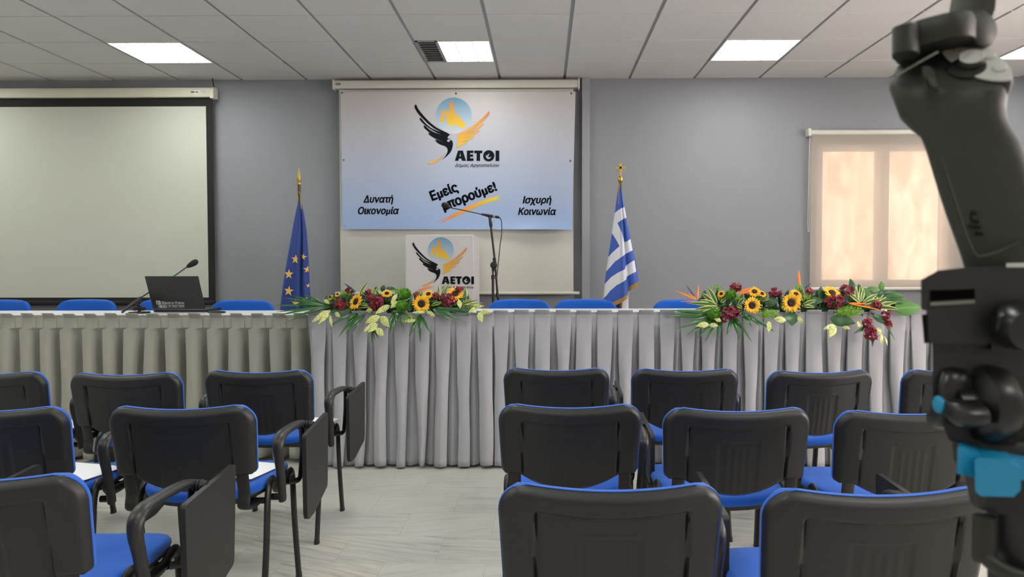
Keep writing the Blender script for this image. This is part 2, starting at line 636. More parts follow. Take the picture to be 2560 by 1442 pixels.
for a, b in ((YB - .2, ys[0][0]), (ys[0][1], ys[1][0]), (ys[1][1], YW)):
    w.span((XR, a, 1.05), (XR + .2, b, 2.45))
tag(w.build('wall_right', M['white_wall'], smooth=False), kind='structure')
for i, (a, b) in enumerate(ys):  # frames of the added windows, out of view
    w = MB()
    for p, q in (((XR + .1, a, 1.05), (XR + .16, a + .06, 2.45)), ((XR + .1, b - .06, 1.05), (XR + .16, b, 2.45)), ((XR + .1, (a + b) / 2 - .03, 1.05), (XR + .16, (a + b) / 2 + .03, 2.45)),
                 ((XR + .1, a, 1.05), (XR + .16, b, 1.11)), ((XR + .1, a, 2.39), (XR + .16, b, 2.45))):
        w.span(p, q)
    tag(w.build('window_%d' % (i + 2), M['win_frame'], smooth=False), kind='structure')

# ceiling: square tiles hanging slightly below the grey grid bars
GX0, GY0, GT = 0.1935, 6.3762, 0.6
lamp_cols = [GX0 - 10 * GT, GX0 - 6 * GT, GX0 - 2 * GT, GX0 + 2 * GT, GX0 + 6 * GT]
lamp_rows = [GY0 - GT, GY0 - 5 * GT, GY0 - 9 * GT, GY0 - 13 * GT]
w = MB()
w.span((XL - .2, YB - .2, ZC + .007), (XR + .2, YW + .25, ZC + .2), mi=1)
xs = [GX0 + GT * k for k in range(-12, 10)]
rows = [(GY0, YW)] + [(GY0 - GT * (k + 1), GY0 - GT * k) for k in range(18)]
for x in xs:
    x0, x1 = max(x + .013, XL), min(x + GT - .013, XR)
    if x1 - x0 < .05:
        continue
    for y0, y1 in rows:
        y0, y1 = max(y0 + .008, YB), min(y1 - .008, YW)
        if y1 - y0 < .05:
            continue
        if any(abs(x - c) < .01 for c in lamp_cols) and any(abs(y0 - .008 - r) < .01 for r in lamp_rows):
            continue
        t = random.uniform(-.0012, .0012)
        w.span((x0, y0, ZC - .004 + t), (x1, y1, ZC + .0075))
tag(w.build('ceiling', [M['tile'], M['tbar']], smooth=False), kind='structure')

# pilaster-like cable trunk on the front wall
tag(MB().span((0.352, YW - .05, .2), (0.425, YW, ZC - .004)).build('trim_1', M['trunk'], bevel=.003), kind='structure')
# dais behind the skirted tables
tag(MB().span((XL, 4.86, 0), (XR, YW, .2)).build('dais', M['dais'], smooth=False), kind='structure')

# the window on the front wall
w = MB()
fy0, fy1 = YW + .03, YW + .09
def frame_rect(w, x0, x1, z0, z1, t, y0, y1):
    w.span((x0, y0, z0), (x0 + t, y1, z1)); w.span((x1 - t, y0, z0), (x1, y1, z1))
    w.span((x0 + t, y0, z0), (x1 - t, y1, z0 + t)); w.span((x0 + t, y0, z1 - t), (x1 - t, y1, z1))
win = MB()
frame_rect(win, wx0, wx1, wz0, wz1, .03, fy0 + .01, fy1 + .05)
win = tag(win.build('window_1', M['win_frame'], smooth=False, bevel=.003), kind='structure')
xm = (wx0 + wx1) / 2
for a, b in ((wx0 + .012, xm - .002), (xm + .002, wx1 - .012)):
    s_ = MB(); frame_rect(s_, a, b, wz0 + .012, wz1 - .012, .058, fy0, fy1)
    so = s_.build('sash', M['win_frame'], win, smooth=False, bevel=.004)
    MB().span((a + .058, fy0 + .025, wz0 + .06), (b - .058, fy0 + .03, wz1 - .06)).build('pane', M['glass'], so, smooth=False)
MB().span((wx0 - .02, YW - .02, wz0 - .03), (wx1 + .02, YW + .03, wz0)).build('sill', M['win_frame'], win, bevel=.004)

# wall added as a sunlit backdrop behind the blind, and the yard ground
tag(MB().span((-1.5, 9.6, -.2), (9.5, 9.8, 4.6)).build('garden_wall', M['plaster'], smooth=False), kind='structure')
tag(MB().span((-1.5, YW + .25, -.2), (9.5, 9.6, -.12)).build('yard_ground', M['yard'], smooth=False), kind='structure')

# roller blind
bl = thing('roller_blind', 'pale beige roller blind lowered over the sunlit window', 'window blind', (2.45, YW - .05, 1.03))
bx0, bx1 = 2.452, 3.94
MB().span((bx0 + .008, YW - .056, 1.062), (bx1 - .008, YW - .055, 2.47)).build('fabric', M['blind'], bl, smooth=False)
MB().tube([(bx0, YW - .05, 2.485), (bx1, YW - .05, 2.485)], .027, 20).build('roller', M['casing2'], bl)
for x in (bx0 - .012, bx1 + .012):
    MB().span((x - .014, YW - .082, 2.452), (x + .014, YW, 2.522)).build('bracket', M['casing2'], bl, bevel=.004)
MB().tube([(bx0 + .008, YW - .055, 1.05), (bx1 - .008, YW - .055, 1.05)], (.008, .014), 12).build('bottom_bar', M['casing2'], bl)
MB().tube([(bx0 - .004, YW - .05, 2.46), (bx0 - .008, YW - .05, 2.2), (bx0 - .012, YW - .05, 1.65), (bx0 - .005, YW - .052, 1.58), (bx0 + .002, YW - .05, 1.65), (bx0 + .002, YW - .05, 2.2), (bx0 + .002, YW - .05, 2.46)], .0022, 6, up=(0, 1, 0), smooth=5).build('chain', M['casing2'], bl)

# ------------------------------------------------------------------ ceiling lamps
LL = {0: 'far left square ceiling lamp, beyond the left frame edge',
      1: 'square louvered ceiling lamp above the big bare projection screen',
      2: 'louvered ceiling lamp beside a small vent, above the blue and white banner',
      3: 'square louvered ceiling lamp between the banner and the window',
      4: 'ceiling lamp at the right frame edge, partly hidden behind the gimbal'}
for ri, r in enumerate(lamp_rows):
    for ci, c in enumerate(lamp_cols):
        x0, x1 = c + .012, c + GT - .012
        y0, y1 = r + .009, r + GT - .009
        if ri == 0:
            lab, grp = LL[ci], None
            if ci == 0:
                lab = 'square ceiling lamp nearest the left wall in the row by the stage'
        else:
            lab, grp = 'square louvered ceiling lamp above the audience chairs, outside the picture', 'ceiling lamps over the audience'
        if ri == 0 and ci == 2:
            vt = thing('ceiling_vent', 'small grey louvered vent next to a ceiling lamp above the banner', 'air vent', (x0 + .08, (y0 + y1) / 2, ZC))
            v = MB()
            vx1 = x0 + .165
            frame_rect_z = [((x0, y0, ZC - .006), (vx1, y0 + .02, ZC + .007)), ((x0, y1 - .02, ZC - .006), (vx1, y1, ZC + .007)), ((x0, y0, ZC - .006), (x0 + .018, y1, ZC + .007)), ((vx1 - .012, y0, ZC - .006), (vx1, y1, ZC + .007))]
            for a, b in frame_rect_z:
                v.span(a, b)
            v.build('vent_frame', M['tbar'], vt, smooth=False)
            v = MB()
            for k in range(9):
                yy = y0 + .045 + k * (y1 - y0 - .09) / 8
                v.box(((x0 + vx1) / 2, yy, ZC - .004), (vx1 - x0 - .03, .045, .003), rot=(0.5, 0, 0))
            v.build('slats', M['metal_grey'], vt, smooth=False)
            x0 = vx1 + .004
        t = thing('ceiling_lamp', lab, 'ceiling lamp', ((x0 + x1) / 2, (y0 + y1) / 2, ZC), grp)
        w = MB()
        for a, b in (((x0, y0, ZC - .006), (x1, y0 + .012, ZC + .007)), ((x0, y1 - .012, ZC - .006), (x1, y1, ZC + .007)), ((x0, y0 + .012, ZC - .006), (x0 + .008, y1 - .012, ZC + .007)), ((x1 - .008, y0 + .012, ZC - .006), (x1, y1 - .012, ZC + .007))):
            w.span(a, b)
        w.build('lamp_frame', M['lamp_frame'], t, smooth=False)
        MB().span((x0 + .008, y0 + .012, ZC + .001), (x1 - .008, y1 - .012, ZC + .006)).build('diffuser', M['lamp'], t, smooth=False)
        w = MB()
        nb = 3 if x1 - x0 > .5 else 2
        for k in range(1, nb + 1):
            xx = x0 + (x1 - x0) * k / (nb + 1)
            w.span((xx - .003, y0 + .012, ZC - .006), (xx + .003, y1 - .012, ZC + .001))
        for yy in (y0 + .07, y1 - .07):
            w.span((x0 + .008, yy - .001, ZC - .002), (x1 - .008, yy + .001, ZC + .001))
        w.build('louver', M['louver'], t, smooth=False)

# ------------------------------------------------------------------ projection screens
t = thing('projection_screen', 'large bare projection screen with black border on the left wall part', 'projection screen', (-4.5, YW - .08, 2.85))
sx0, sx1 = -6.05, -3.03
ys_ = YW - .075
MB().span((sx0, ys_, .93), (sx1 - .03, ys_ + .002, 2.83)).build('black_border', M['screen_black'], t, smooth=False)
MB().span((sx0 + .09, ys_ - .0015, .975), (sx1 - .092, ys_ - .0003, 2.742)).build('white_fabric', M['screen_white'], t, smooth=False)
w = MB()
pr_ = [(-.045, 0), (-.05, .02), (-.05, .065), (-.04, .085), (.045, .085), (.045, 0)]
rings = [[Vector((x, YW - .07 + p[0], 2.82 + p[1])) for p in pr_] for x in (sx0 - .02, sx1 - .035)]
w.loft(rings).build('casing', M['casing'], t, angle=60)
w = MB()
pe = [(-.052, -.012), (-.056, .03), (-.05, .075), (-.03, .092), (.05, .092), (.05, -.002), (.0, -.015)]
w.loft([[Vector((x, YW - .07 + p[0], 2.82 + p[1])) for p in pe] for x in (sx1 - .036, sx1)]).build('end_cap', M['casing'], t, bevel=.004)
w = MB()
w.loft([[Vector((sx1 - .19 + .055 * math.cos(a) * (1.35 if math.cos(a) > 0 else .6) + .03, YW - .1215, 2.862 + .017 * math.sin(a))) for a in (2 * PI * k / 24 for k in range(24))], [Vector((sx1 - .19 + .055 * math.cos(a) * (1.35 if math.cos(a) > 0 else .6) + .03, YW - .1225, 2.862 + .017 * math.sin(a))) for a in (2 * PI * k / 24 for k in range(24))]])
stk = w.build('sticker', M['ink_pale'], t)
MB().tube([(sx0, ys_, .925), (sx1 - .03, ys_, .925)], (.012, .02), 12).build('weight_bar', M['screen_black'], t)
MB().tube([(-3.064, YW - .06, ZC), (-3.058, YW - .06, 2.96), (-3.045, YW - .07, 2.91)], .005, 6).build('hanging_wire', M['black_metal'], t)


def in_poly(x, y, P):
    c = False
    j = len(P) - 1
    for i in range(len(P)):
        xi, yi, xj, yj = P[i][0], P[i][1], P[j][0], P[j][1]
        if (yi > y) != (yj > y) and x < (xj - xi) * (y - yi) / (yj - yi) + xi:
            c = not c
        j = i
    return c


def area2(P):
    return sum(P[k].x * P[(k + 1) % len(P)].y - P[(k + 1) % len(P)].x * P[k].y for k in range(len(P)))


def split_loop(P):
    """a contour that crosses or touches itself becomes several simple ones"""
    n = len(P)
    if n < 4:
        return [P] if n == 3 else []
    for i in range(n):
        a, b = P[i], P[(i + 1) % n]
        for j in range(i + 2, n):
            c, d = P[j], P[(j + 1) % n]
            if max(a.x, b.x) < min(c.x, d.x) or max(c.x, d.x) < min(a.x, b.x) or max(a.y, b.y) < min(c.y, d.y) or max(c.y, d.y) < min(a.y, b.y):
                continue
            e, f, g = b - a, d - c, c - a
            den = e.x * f.y - e.y * f.x
            if abs(den) < 1e-12:
                continue
            t, u = (g.x * f.y - g.y * f.x) / den, (g.x * e.y - g.y * e.x) / den
            if 1e-4 < t < 1 - 1e-4 and 1e-4 < u < 1 - 1e-4:
                X = a + e * t
                return split_loop([X] + P[i + 1:j + 1]) + split_loop([X] + P[j + 1:] + P[:i + 1])
    for i in range(n):
        for j in range(i + 3, n):
            if n - j + i > 2 and (P[i] - P[j]).length < 2e-3:
                return split_loop(P[i:j]) + split_loop(P[j:] + P[:i])
    return [P]


def text_verts(s, shear=0.0, bold=0.0, spacing=1.0):
    """the outlines of a line of lettering, every contour filled on its own so that overlapping strokes stay whole"""
    c = bpy.data.curves.new('lettering', 'FONT')
    c.body = s
    c.shear = shear
    c.space_character = spacing
    o = bpy.data.objects.new('lettering', c)
    COL.objects.link(o)
    dg = bpy.context.evaluated_depsgraph_get()
    cu = o.evaluated_get(dg).to_curve(dg)
    loops = []
    for sp in cu.splines:
        P = []
        bp = sp.bezier_points
        n = len(bp)
        for k in range(n):
            a, b = bp[k], bp[(k + 1) % n]
            p0, p1, p2, p3 = a.co, a.handle_right, b.handle_left, b.co
            straight = (p1 - p0).cross(p3 - p0).length + (p2 - p0).cross(p3 - p0).length < 1e-5
            for q in range(1 if straight else 5):
                t = q / 5
                v = p0 * (1 - t) ** 3 + p1 * 3 * t * (1 - t) ** 2 + p2 * 3 * t * t * (1 - t) + p3 * t ** 3
                if not P or (v - P[-1]).length > 1e-5:
                    P.append(v.copy())
        if len(P) > 2:
            if (P[0] - P[-1]).length < 1e-5:
                P.pop()
            loops += split_loop(P)
    bpy.data.objects.remove(o)
    bpy.data.curves.remove(c)
    loops = sorted(((area2(P), P) for P in loops), key=lambda l: -abs(l[0]))
    outer = []
    for a, l in loops:
        home = None
        for g in outer:
            q = [(v.x, v.y) for v in g[1][0]]
            if g[0] * a < 0 and sum(in_poly(v.x, v.y, q) for v in l) > len(l) * .6:
                home = g
        if home:
            home[1].append(l)
        else:
            outer.append((a, [l]))
    outer = [g[1] for g in outer]
    V, F = [], []
    for g in outer:
        tris = tessellate_polygon([[Vector((v.x, v.y, 0)) for v in l] for l in g])
        b0 = len(V)
        for l in g:
            V += [Vector((v.x, v.y, 0)) for v in l]
        F += [tuple(k + b0 for k in t) for t in tris]
    return V, F


def put_text(w, s, x0, x1, base, cap, fn, shear=0.0, bold=0.0, spacing=1.0, mi=0, rot=0.0):
    """text stretched so its ink spans x0..x1 and a capital reaches from base to cap (y down in the tracing frame)"""
    V, F = text_verts(s, shear, 0, spacing)
    if bold:
        V0, F0 = V, F
        V, F = [], []
        for q in range(12):
            d = Vector((bold * 1.7 * math.cos(q * PI / 6), bold * 1.3 * math.sin(q * PI / 6), 0))
            o = len(V)
            V += [v + d for v in V0]
            F += [tuple(i + o for i in f) for f in F0]
    a, b = min(v.x for v in V), max(v.x for v in V)
    sx = (x1 - x0) / (b - a)
    sy = (base - cap) / 0.7
    ca, sa = math.cos(rot), math.sin(rot)
    P = []
    for v in V:
        X, Y = (v.x - a) * sx, v.y * sy
        P.append(fn((x0 + X * ca - Y * sa, base - X * sa - Y * ca)))
    w.add(P, F, None, mi)


# lettering on the sticker of the screen casing
w = MB()
put_text(w, 'BLA', sx1 - .205, sx1 - .135, 2.857 * -1, 2.869 * -1, lambda p: Vector((p[0], YW - .1232, -p[1])), bold=.03)
for z in (2.872, 2.859):
    w.span((sx1 - .128, YW - .1232, z - .002), (sx1 - .075, YW - .1226, z))
w.build('sticker_lettering', M['ink'], stk)

t2 = thing('projector_screen', 'narrower pulled-down white screen hanging behind the blue and white banner', 'projection screen', (-.8, YW - .06, 2.9))
yb_ = YW - .07
MB().grid(lambda u, v: Vector((-1.89 + u * 2.163, yb_ + .004 * math.sin(u * 9), 1.02 + v * 1.87)), 24, 4).build('white_fabric', M['screen_white2'], t2, recalc=False)
w = MB()
pr_ = [(-.05, .0), (-.055, .012), (-.055, .06), (-.045, .074), (.05, .074), (.05, 0)]
w.loft([[Vector((x, YW - .056 + p[0], 2.895 + p[1])) for p in pr_] for x in (-1.925, .312)]).build('casing', M['casing2'], t2, angle=60)
for x in (-1.94, .312):
    w = MB().span((x, YW - .115, 2.885), (x + .018, YW - .004, 2.974))
    w.build('end_cap', M['casing2'], t2, bevel=.005)
MB().loft([[Vector((-1.885 + .027 * math.cos(a), y, 2.933 + .012 * math.sin(a))) for a in (2 * PI * k / 20 for k in range(20))] for y in (YW - .1112, YW - .1125)]).build('badge', M['metal_grey'], t2)
MB().tube([(-1.93, yb_, 1.012), (.318, yb_, 1.012)], .014, 14).build('weight_bar', M['casing2'], t2)
w = MB()
for x in (-1.935, .322):
    w.lathe([(0.001, -.008), (.012, -.006), (.016, 0), (.012, .006), (0.001, .008)], (x, yb_, 1.012), (1, 0, 0), 14)
w.build('bar_knob', M['casing2'], t2)

# ------------------------------------------------------------------ the emblem (tracing frame: x right, y down)
WING_L = [(385, 272), (400, 278), (430, 340), (480, 408), (540, 478), (620, 560), (720, 640), (820, 694), (905, 735), (952, 764, 1), (925, 785), (912, 806), (916, 824), (932, 833, 1),
          (950, 822), (958, 812, 1), (950, 832), (915, 843), (903, 858), (905, 874), (922, 884, 1), (942, 878), (946, 860), (968, 851), (988, 868), (998, 908), (990, 975), (955, 1055), (895, 1118), (820, 1178, 1),
          (878, 1108), (908, 1045), (910, 1000), (890, 965), (855, 945), (800, 928), (745, 898), (718, 868), (716, 848), (735, 848), (790, 868), (856, 886, 1),
          (740, 842), (650, 792), (606, 757), (600, 740), (622, 736), (700, 774), (770, 803), (836, 826, 1),
          (740, 790), (640, 742), (560, 684), (522, 640), (523, 616), (545, 620), (610, 678), (700, 728), (803, 763, 1),
          (720, 722), (650, 682), (560, 622), (480, 547), (455, 512), (456, 490), (476, 495), (530, 558), (620, 640), (720, 694), (800, 716, 1),
          (700, 666), (600, 590), (500, 494), (430, 420), (385, 348), (368, 300)]
WING_R = [(1055, 765, 1), (1150, 725), (1280, 650), (1400, 560), (1500, 470), (1590, 378, 1), (1600, 402), (1580, 452), (1520, 520), (1430, 600), (1330, 670), (1205, 742, 1),
          (1330, 688), (1430, 628), (1505, 576, 1), (1495, 612), (1430, 660), (1320, 716), (1178, 779, 1), (1300, 735), (1430, 684, 1), (1425, 716), (1360, 755), (1260, 796), (1165, 831, 1),
          (1260, 808), (1348, 785, 1), (1330, 820), (1270, 846), (1200, 866), (1135, 889, 1), (1236, 874, 1), (1225, 906), (1160, 930), (1100, 955), (1050, 988, 1), (1072, 920), (1082, 850), (1075, 800)]
TAIL = [(876, 1058, 1), (850, 1088), (790, 1137), (700, 1187), (586, 1222, 1), (600, 1242), (650, 1244), (720, 1216), (790, 1166), (850, 1100)]
ISLAND = [(945, 202), (960, 208), (980, 204), (1000, 260), (1022, 310), (1018, 372), (1036, 442), (1060, 440), (1080, 420), (1102, 452), (1122, 497), (1160, 540), (1197, 580), (1207, 612), (1196, 656), (1150, 658),
          (1098, 640), (1060, 606), (1022, 600), (985, 628), (940, 616), (915, 592), (896, 520), (876, 410), (856, 425), (850, 490), (866, 546), (826, 566), (780, 541), (790, 455), (815, 445), (825, 345), (850, 348), (876, 386), (922, 370), (950, 340), (940, 290)]
STROKE = [(395, 962, 1), (440, 930), (560, 872), (760, 772), (980, 650), (1200, 560), (1400, 490), (1625, 440, 1), (1560, 485), (1530, 508, 1), (1620, 512, 1), (1450, 558), (1240, 628), (1040, 718), (880, 792), (700, 872), (540, 946), (360, 1040, 1), (520, 932), (620, 880), (660, 858, 1), (560, 890), (470, 928)]
LET_A = [[(1030, 1192), (1082, 1024), (1160, 1024), (1212, 1192), (1147, 1192), (1136, 1155), (1096, 1155), (1087, 1192)], [(1122, 1060), (1105, 1120), (1128, 1120)]]
LET_E = [[(1226, 1024), (1334, 1024), (1334, 1064), (1280, 1064), (1280, 1088), (1328, 1088), (1328, 1126), (1280, 1126), (1280, 1152), (1336, 1152), (1336, 1194), (1226, 1194)]]
LET_T = [[(1348, 1024), (1480, 1024), (1480, 1068), (1443, 1068), (1443, 1194), (1385, 1194), (1385, 1068), (1348, 1068)]]
LET_I = [[(1697, 1024), (1757, 1024), (1757, 1197), (1697, 1197)]]

M['print_orange'] = ramp_mat('print_orange_fade', [(0, (0.72, 0.45, 0.03)), (0.5, (0.72, 0.33, 0.05)), (1, (0.62, 0.20, 0.07))])
M['print_stroke'] = ramp_mat('print_stroke_fade', [(0, (0.65, 0.17, 0.06)), (0.5, (0.70, 0.33, 0.06)), (1, (0.68, 0.60, 0.05))], 'u')
M['print_globe'] = ramp_mat('print_globe_fade', [(0, (0.56, 0.58, 0.64)), (0.25, (0.42, 0.50, 0.60)), (1, (0.11, 0.29, 0.43))])
M['print_island'] = ramp_mat('print_island_fade', [(0, (0.72, 0.55, 0.04)), (0.35, (0.70, 0.42, 0.03)), (1, (0.62, 0.21, 0.06))])


def yv(lo, hi):
    return lambda p: (0.5, (lo - p[1]) / (lo - hi))


def poly_holes(w, loops, fn, mi=0, uvfn=None):
    tris = tessellate_polygon([[Vector((p[0], p[1], 0)) for p in l] for l in loops])
    pts = [p for l in loops for p in l]
    w.add([fn(p) for p in pts], tris, [uvfn(p) for p in pts] if uvfn else None, mi)


def emblem(parent, fn, k):
    """fn(point, layer) maps the tracing frame onto the printed surface"""
    f0, f1, f2 = (lambda p: fn(p, 1)), (lambda p: fn(p, 2)), (lambda p: fn(p, 3))
    n = 48
    g = MB()
    g.add([f0((1010, 452))] + [f0((1010 + 296 * math.cos(2 * PI * i / n), 452 + 296 * math.sin(2 * PI * i / n))) for i in range(n)],
          [(0, 1 + i, 1 + (i + 1) % n) for i in range(n)], [(0.5, 0.5)] + [(0.5, 0.5 - 0.5 * math.sin(2 * PI * i / n)) for i in range(n)])
    o = g.build('printed_globe', M['print_globe'], parent, smooth=False)
    MB().poly(ISLAND, f1, uvfn=yv(660, 200)).build('printed_island', M['print_island'], o, smooth=False)
    MB().poly(smooth2(WING_L, 3), f2).build('printed_dark_wing', M['ink'], parent, smooth=False)
    MB().poly(smooth2(WING_R, 3), f2, uvfn=yv(990, 380)).build('printed_orange_wing', M['print_orange'], parent, smooth=False)
    MB().poly(smooth2(TAIL, 3), f2, uvfn=yv(1245, 1058)).build('printed_tail', M['print_orange'], parent, smooth=False)
    w = MB()
    for L in (LET_A, LET_E, LET_T, LET_I):
        poly_holes(w, L, f1)
    ring = [(1585 + 92 * math.cos(2 * PI * i / 40), 1110 + 92 * math.sin(2 * PI * i / 40)) for i in range(40)]
    hole = smooth2([(1600, 1064, 1), (1572, 1080), (1558, 1105), (1540, 1098), (1538, 1125), (1560, 1158), (1595, 1160), (1622, 1138), (1626, 1122, 1), (1602, 1134), (1583, 1130), (1574, 1112), (1600, 1108, 1), (1584, 1098), (1600, 1085, 1), (1584, 1084)], 3)
    poly_holes(w, [ring, hole], f1)
    w.build('printed_name', M['ink'], parent, smooth=False)
    w = MB()
    put_text(w, 'Δήμος Αργοστολίου', 1030, 1757, 1290, 1240, f1, shear=.22, bold=.006)
    w.build('printed_subtitle', M['ink'], parent, smooth=False)


# ------------------------------------------------------------------ the banner
YBN = YW - .105
ban = thing('banner', 'wide white to blue printed banner with winged emblem and slogans', 'banner', (-.8, YBN, 2.25))
M['banner'] = banner_mat('banner_print', (0.28, 0.39, 0.62), (0.52, 0.49, 0.485), -.62, .55, (0.55, (0.42, 0.45, 0.54)))
B_TL, B_TR, B_BL, B_BR = at(851, 229, YBN), at(1439, 229, YBN), at(857, 573, YBN), at(1430, 574, YBN)


def bsurf(u, v):
    p = (B_TL * (1 - u) + B_TR * u) * (1 - v) + (B_BL * (1 - u) + B_BR * u) * v
    p.y = YBN
    k = max(0, v - .9) / .1
    p.y -= k * k * (.018 * (0.5 + .5 * math.sin(5.5 * u + 3.4)) + .03 * math.exp(-((u - .84) / .1) ** 2))
    return p


w = MB()
w.grid(bsurf, 60, 40)
sheet = w.build('printed_sheet', M['banner'], ban, recalc=False)
w = MB()
for px, py in ((855, 232), (1140, 233.5), (1428, 233), (859, 400), (1426, 402), (861, 566), (1144, 568), (1425, 569)):
    c = at(px, py, YBN - .001)
    w.lathe([(.004, -.001), (.004, .002), (.0065, .004), (.0095, .003), (.0095, -.001)], c, (0, -1, 0), 16)
w.build('grommets', M['grommet'], sheet)


def ban_fn(s, ox, oy):
    return lambda p, k=1: at(ox + p[0] / s, oy + p[1] / s, YBN - .0012 - .0007 * k)


emblem(ban, ban_fn(6.553, 980, 220), 1)
z1 = ban_fn(3.605, 840, 190)
w = MB()
put_text(w, 'Δυνατή', 245, 517, 1139, 1079, z1, shear=.22, bold=.022)
w.build('printed_slogan', M['ink'], ban, smooth=False)
w = MB()
put_text(w, 'Οικονομία', 198, 568, 1243, 1183, z1, shear=.22, bold=.022)
w.build('printed_slogan', M['ink'], ban, smooth=False)
w = MB()
put_text(w, 'Ισχυρή', 1682, 1943, 1146, 1086, z1, shear=.22, bold=.022)
w.build('printed_slogan', M['ink'], ban, smooth=False)
w = MB()
put_text(w, 'Κοινωνία', 1640, 1985, 1250, 1190, z1, shear=.22, bold=.022)
w.build('printed_slogan', M['ink'], ban, smooth=False)
z5 = ban_fn(7.5875, 1040, 430)
w = MB()
put_text(w, 'Εμείς', 303, 303 + 545, 545, 375, z5, bold=.03, rot=.36)
w.build('printed_slogan', M['ink'], ban, smooth=False)
w = MB()
put_text(w, 'μπορούμε!', 527, 527 + 1090, 730, 560, z5, bold=.03, rot=.365)
w.build('printed_slogan', M['ink'], ban, smooth=False)
MB().poly(smooth2(STROKE, 3), lambda p: z5(p, 0), uvfn=lambda p: ((p[0] - 360) / 1265, .5)).build('printed_brush_stroke', M['print_stroke'], ban, smooth=False)

# ------------------------------------------------------------------ lectern
YL = 6.15
lt = thing('lectern', 'boxy white lectern printed with the winged emblem, standing under the banner', 'lectern', (-.85, YL + .28, .2))
lx0, lx1 = at(1015, 700, YL).x, at(1184, 700, YL).x
lz = at(1100, 587, YL).z
M['lectern_print'] = banner_mat('lectern_front_print', (0.30, 0.40, 0.62), (0.58, 0.56, 0.565), .42, .95, (0.5, (0.50, 0.50, 0.55)))
MB().span((lx0, YL + .004, .2), (lx1, YL + .56, lz)).build('lectern_body', M['lectern'], lt, bevel=.006)
MB().span((lx0 - .001, YL, .2), (lx1 - .012, YL + .003, lz - .004)).build('front_panel', M['lectern_print'], lt, smooth=False)
LS, LOX, LOY = 5.12, 980, 570


def lect_fn(p, k=1):
    # emblem tracing frame -> lectern zoom frame
    X = 262 + (p[0] - 370) * (960 - 262) / (1600 - 370)
    Y = 185 + (p[1] - 272) * (710 - 612) / (1194 - 1024)
    return at(LOX + X / LS, LOY + Y / LS, YL - .0012 - .0006 * k)


emblem(lt, lect_fn, .5)
w = MB()
w.poly([(0, 0), (1, 0), (1, 1), (0, 1)], lambda p: Vector((lx0 + .06 + .38 * p[0], YL - .0015, lz - .62 + .1 * p[1])))

# ------------------------------------------------------------------ skirted tables
def table(name, label, x0, x1, yf, ztop, depth, mat_top):
    t = thing(name, label, 'table', ((x0 + x1) / 2, yf + depth / 2, .2))
    MB().span((x0, yf + .012, ztop - .028), (x1, yf + depth, ztop)).build('tabletop', mat_top, t, bevel=.004)
    for x in (x0 + .08, x1 - .08):
        for y in (max(yf + .2, 4.93), yf + depth - .06):
            MB().span((x - .018, y - .018, .2), (x + .018, y + .018, ztop - .028)).build('leg', M['metal_grey'], t, bevel=.003)
    return t


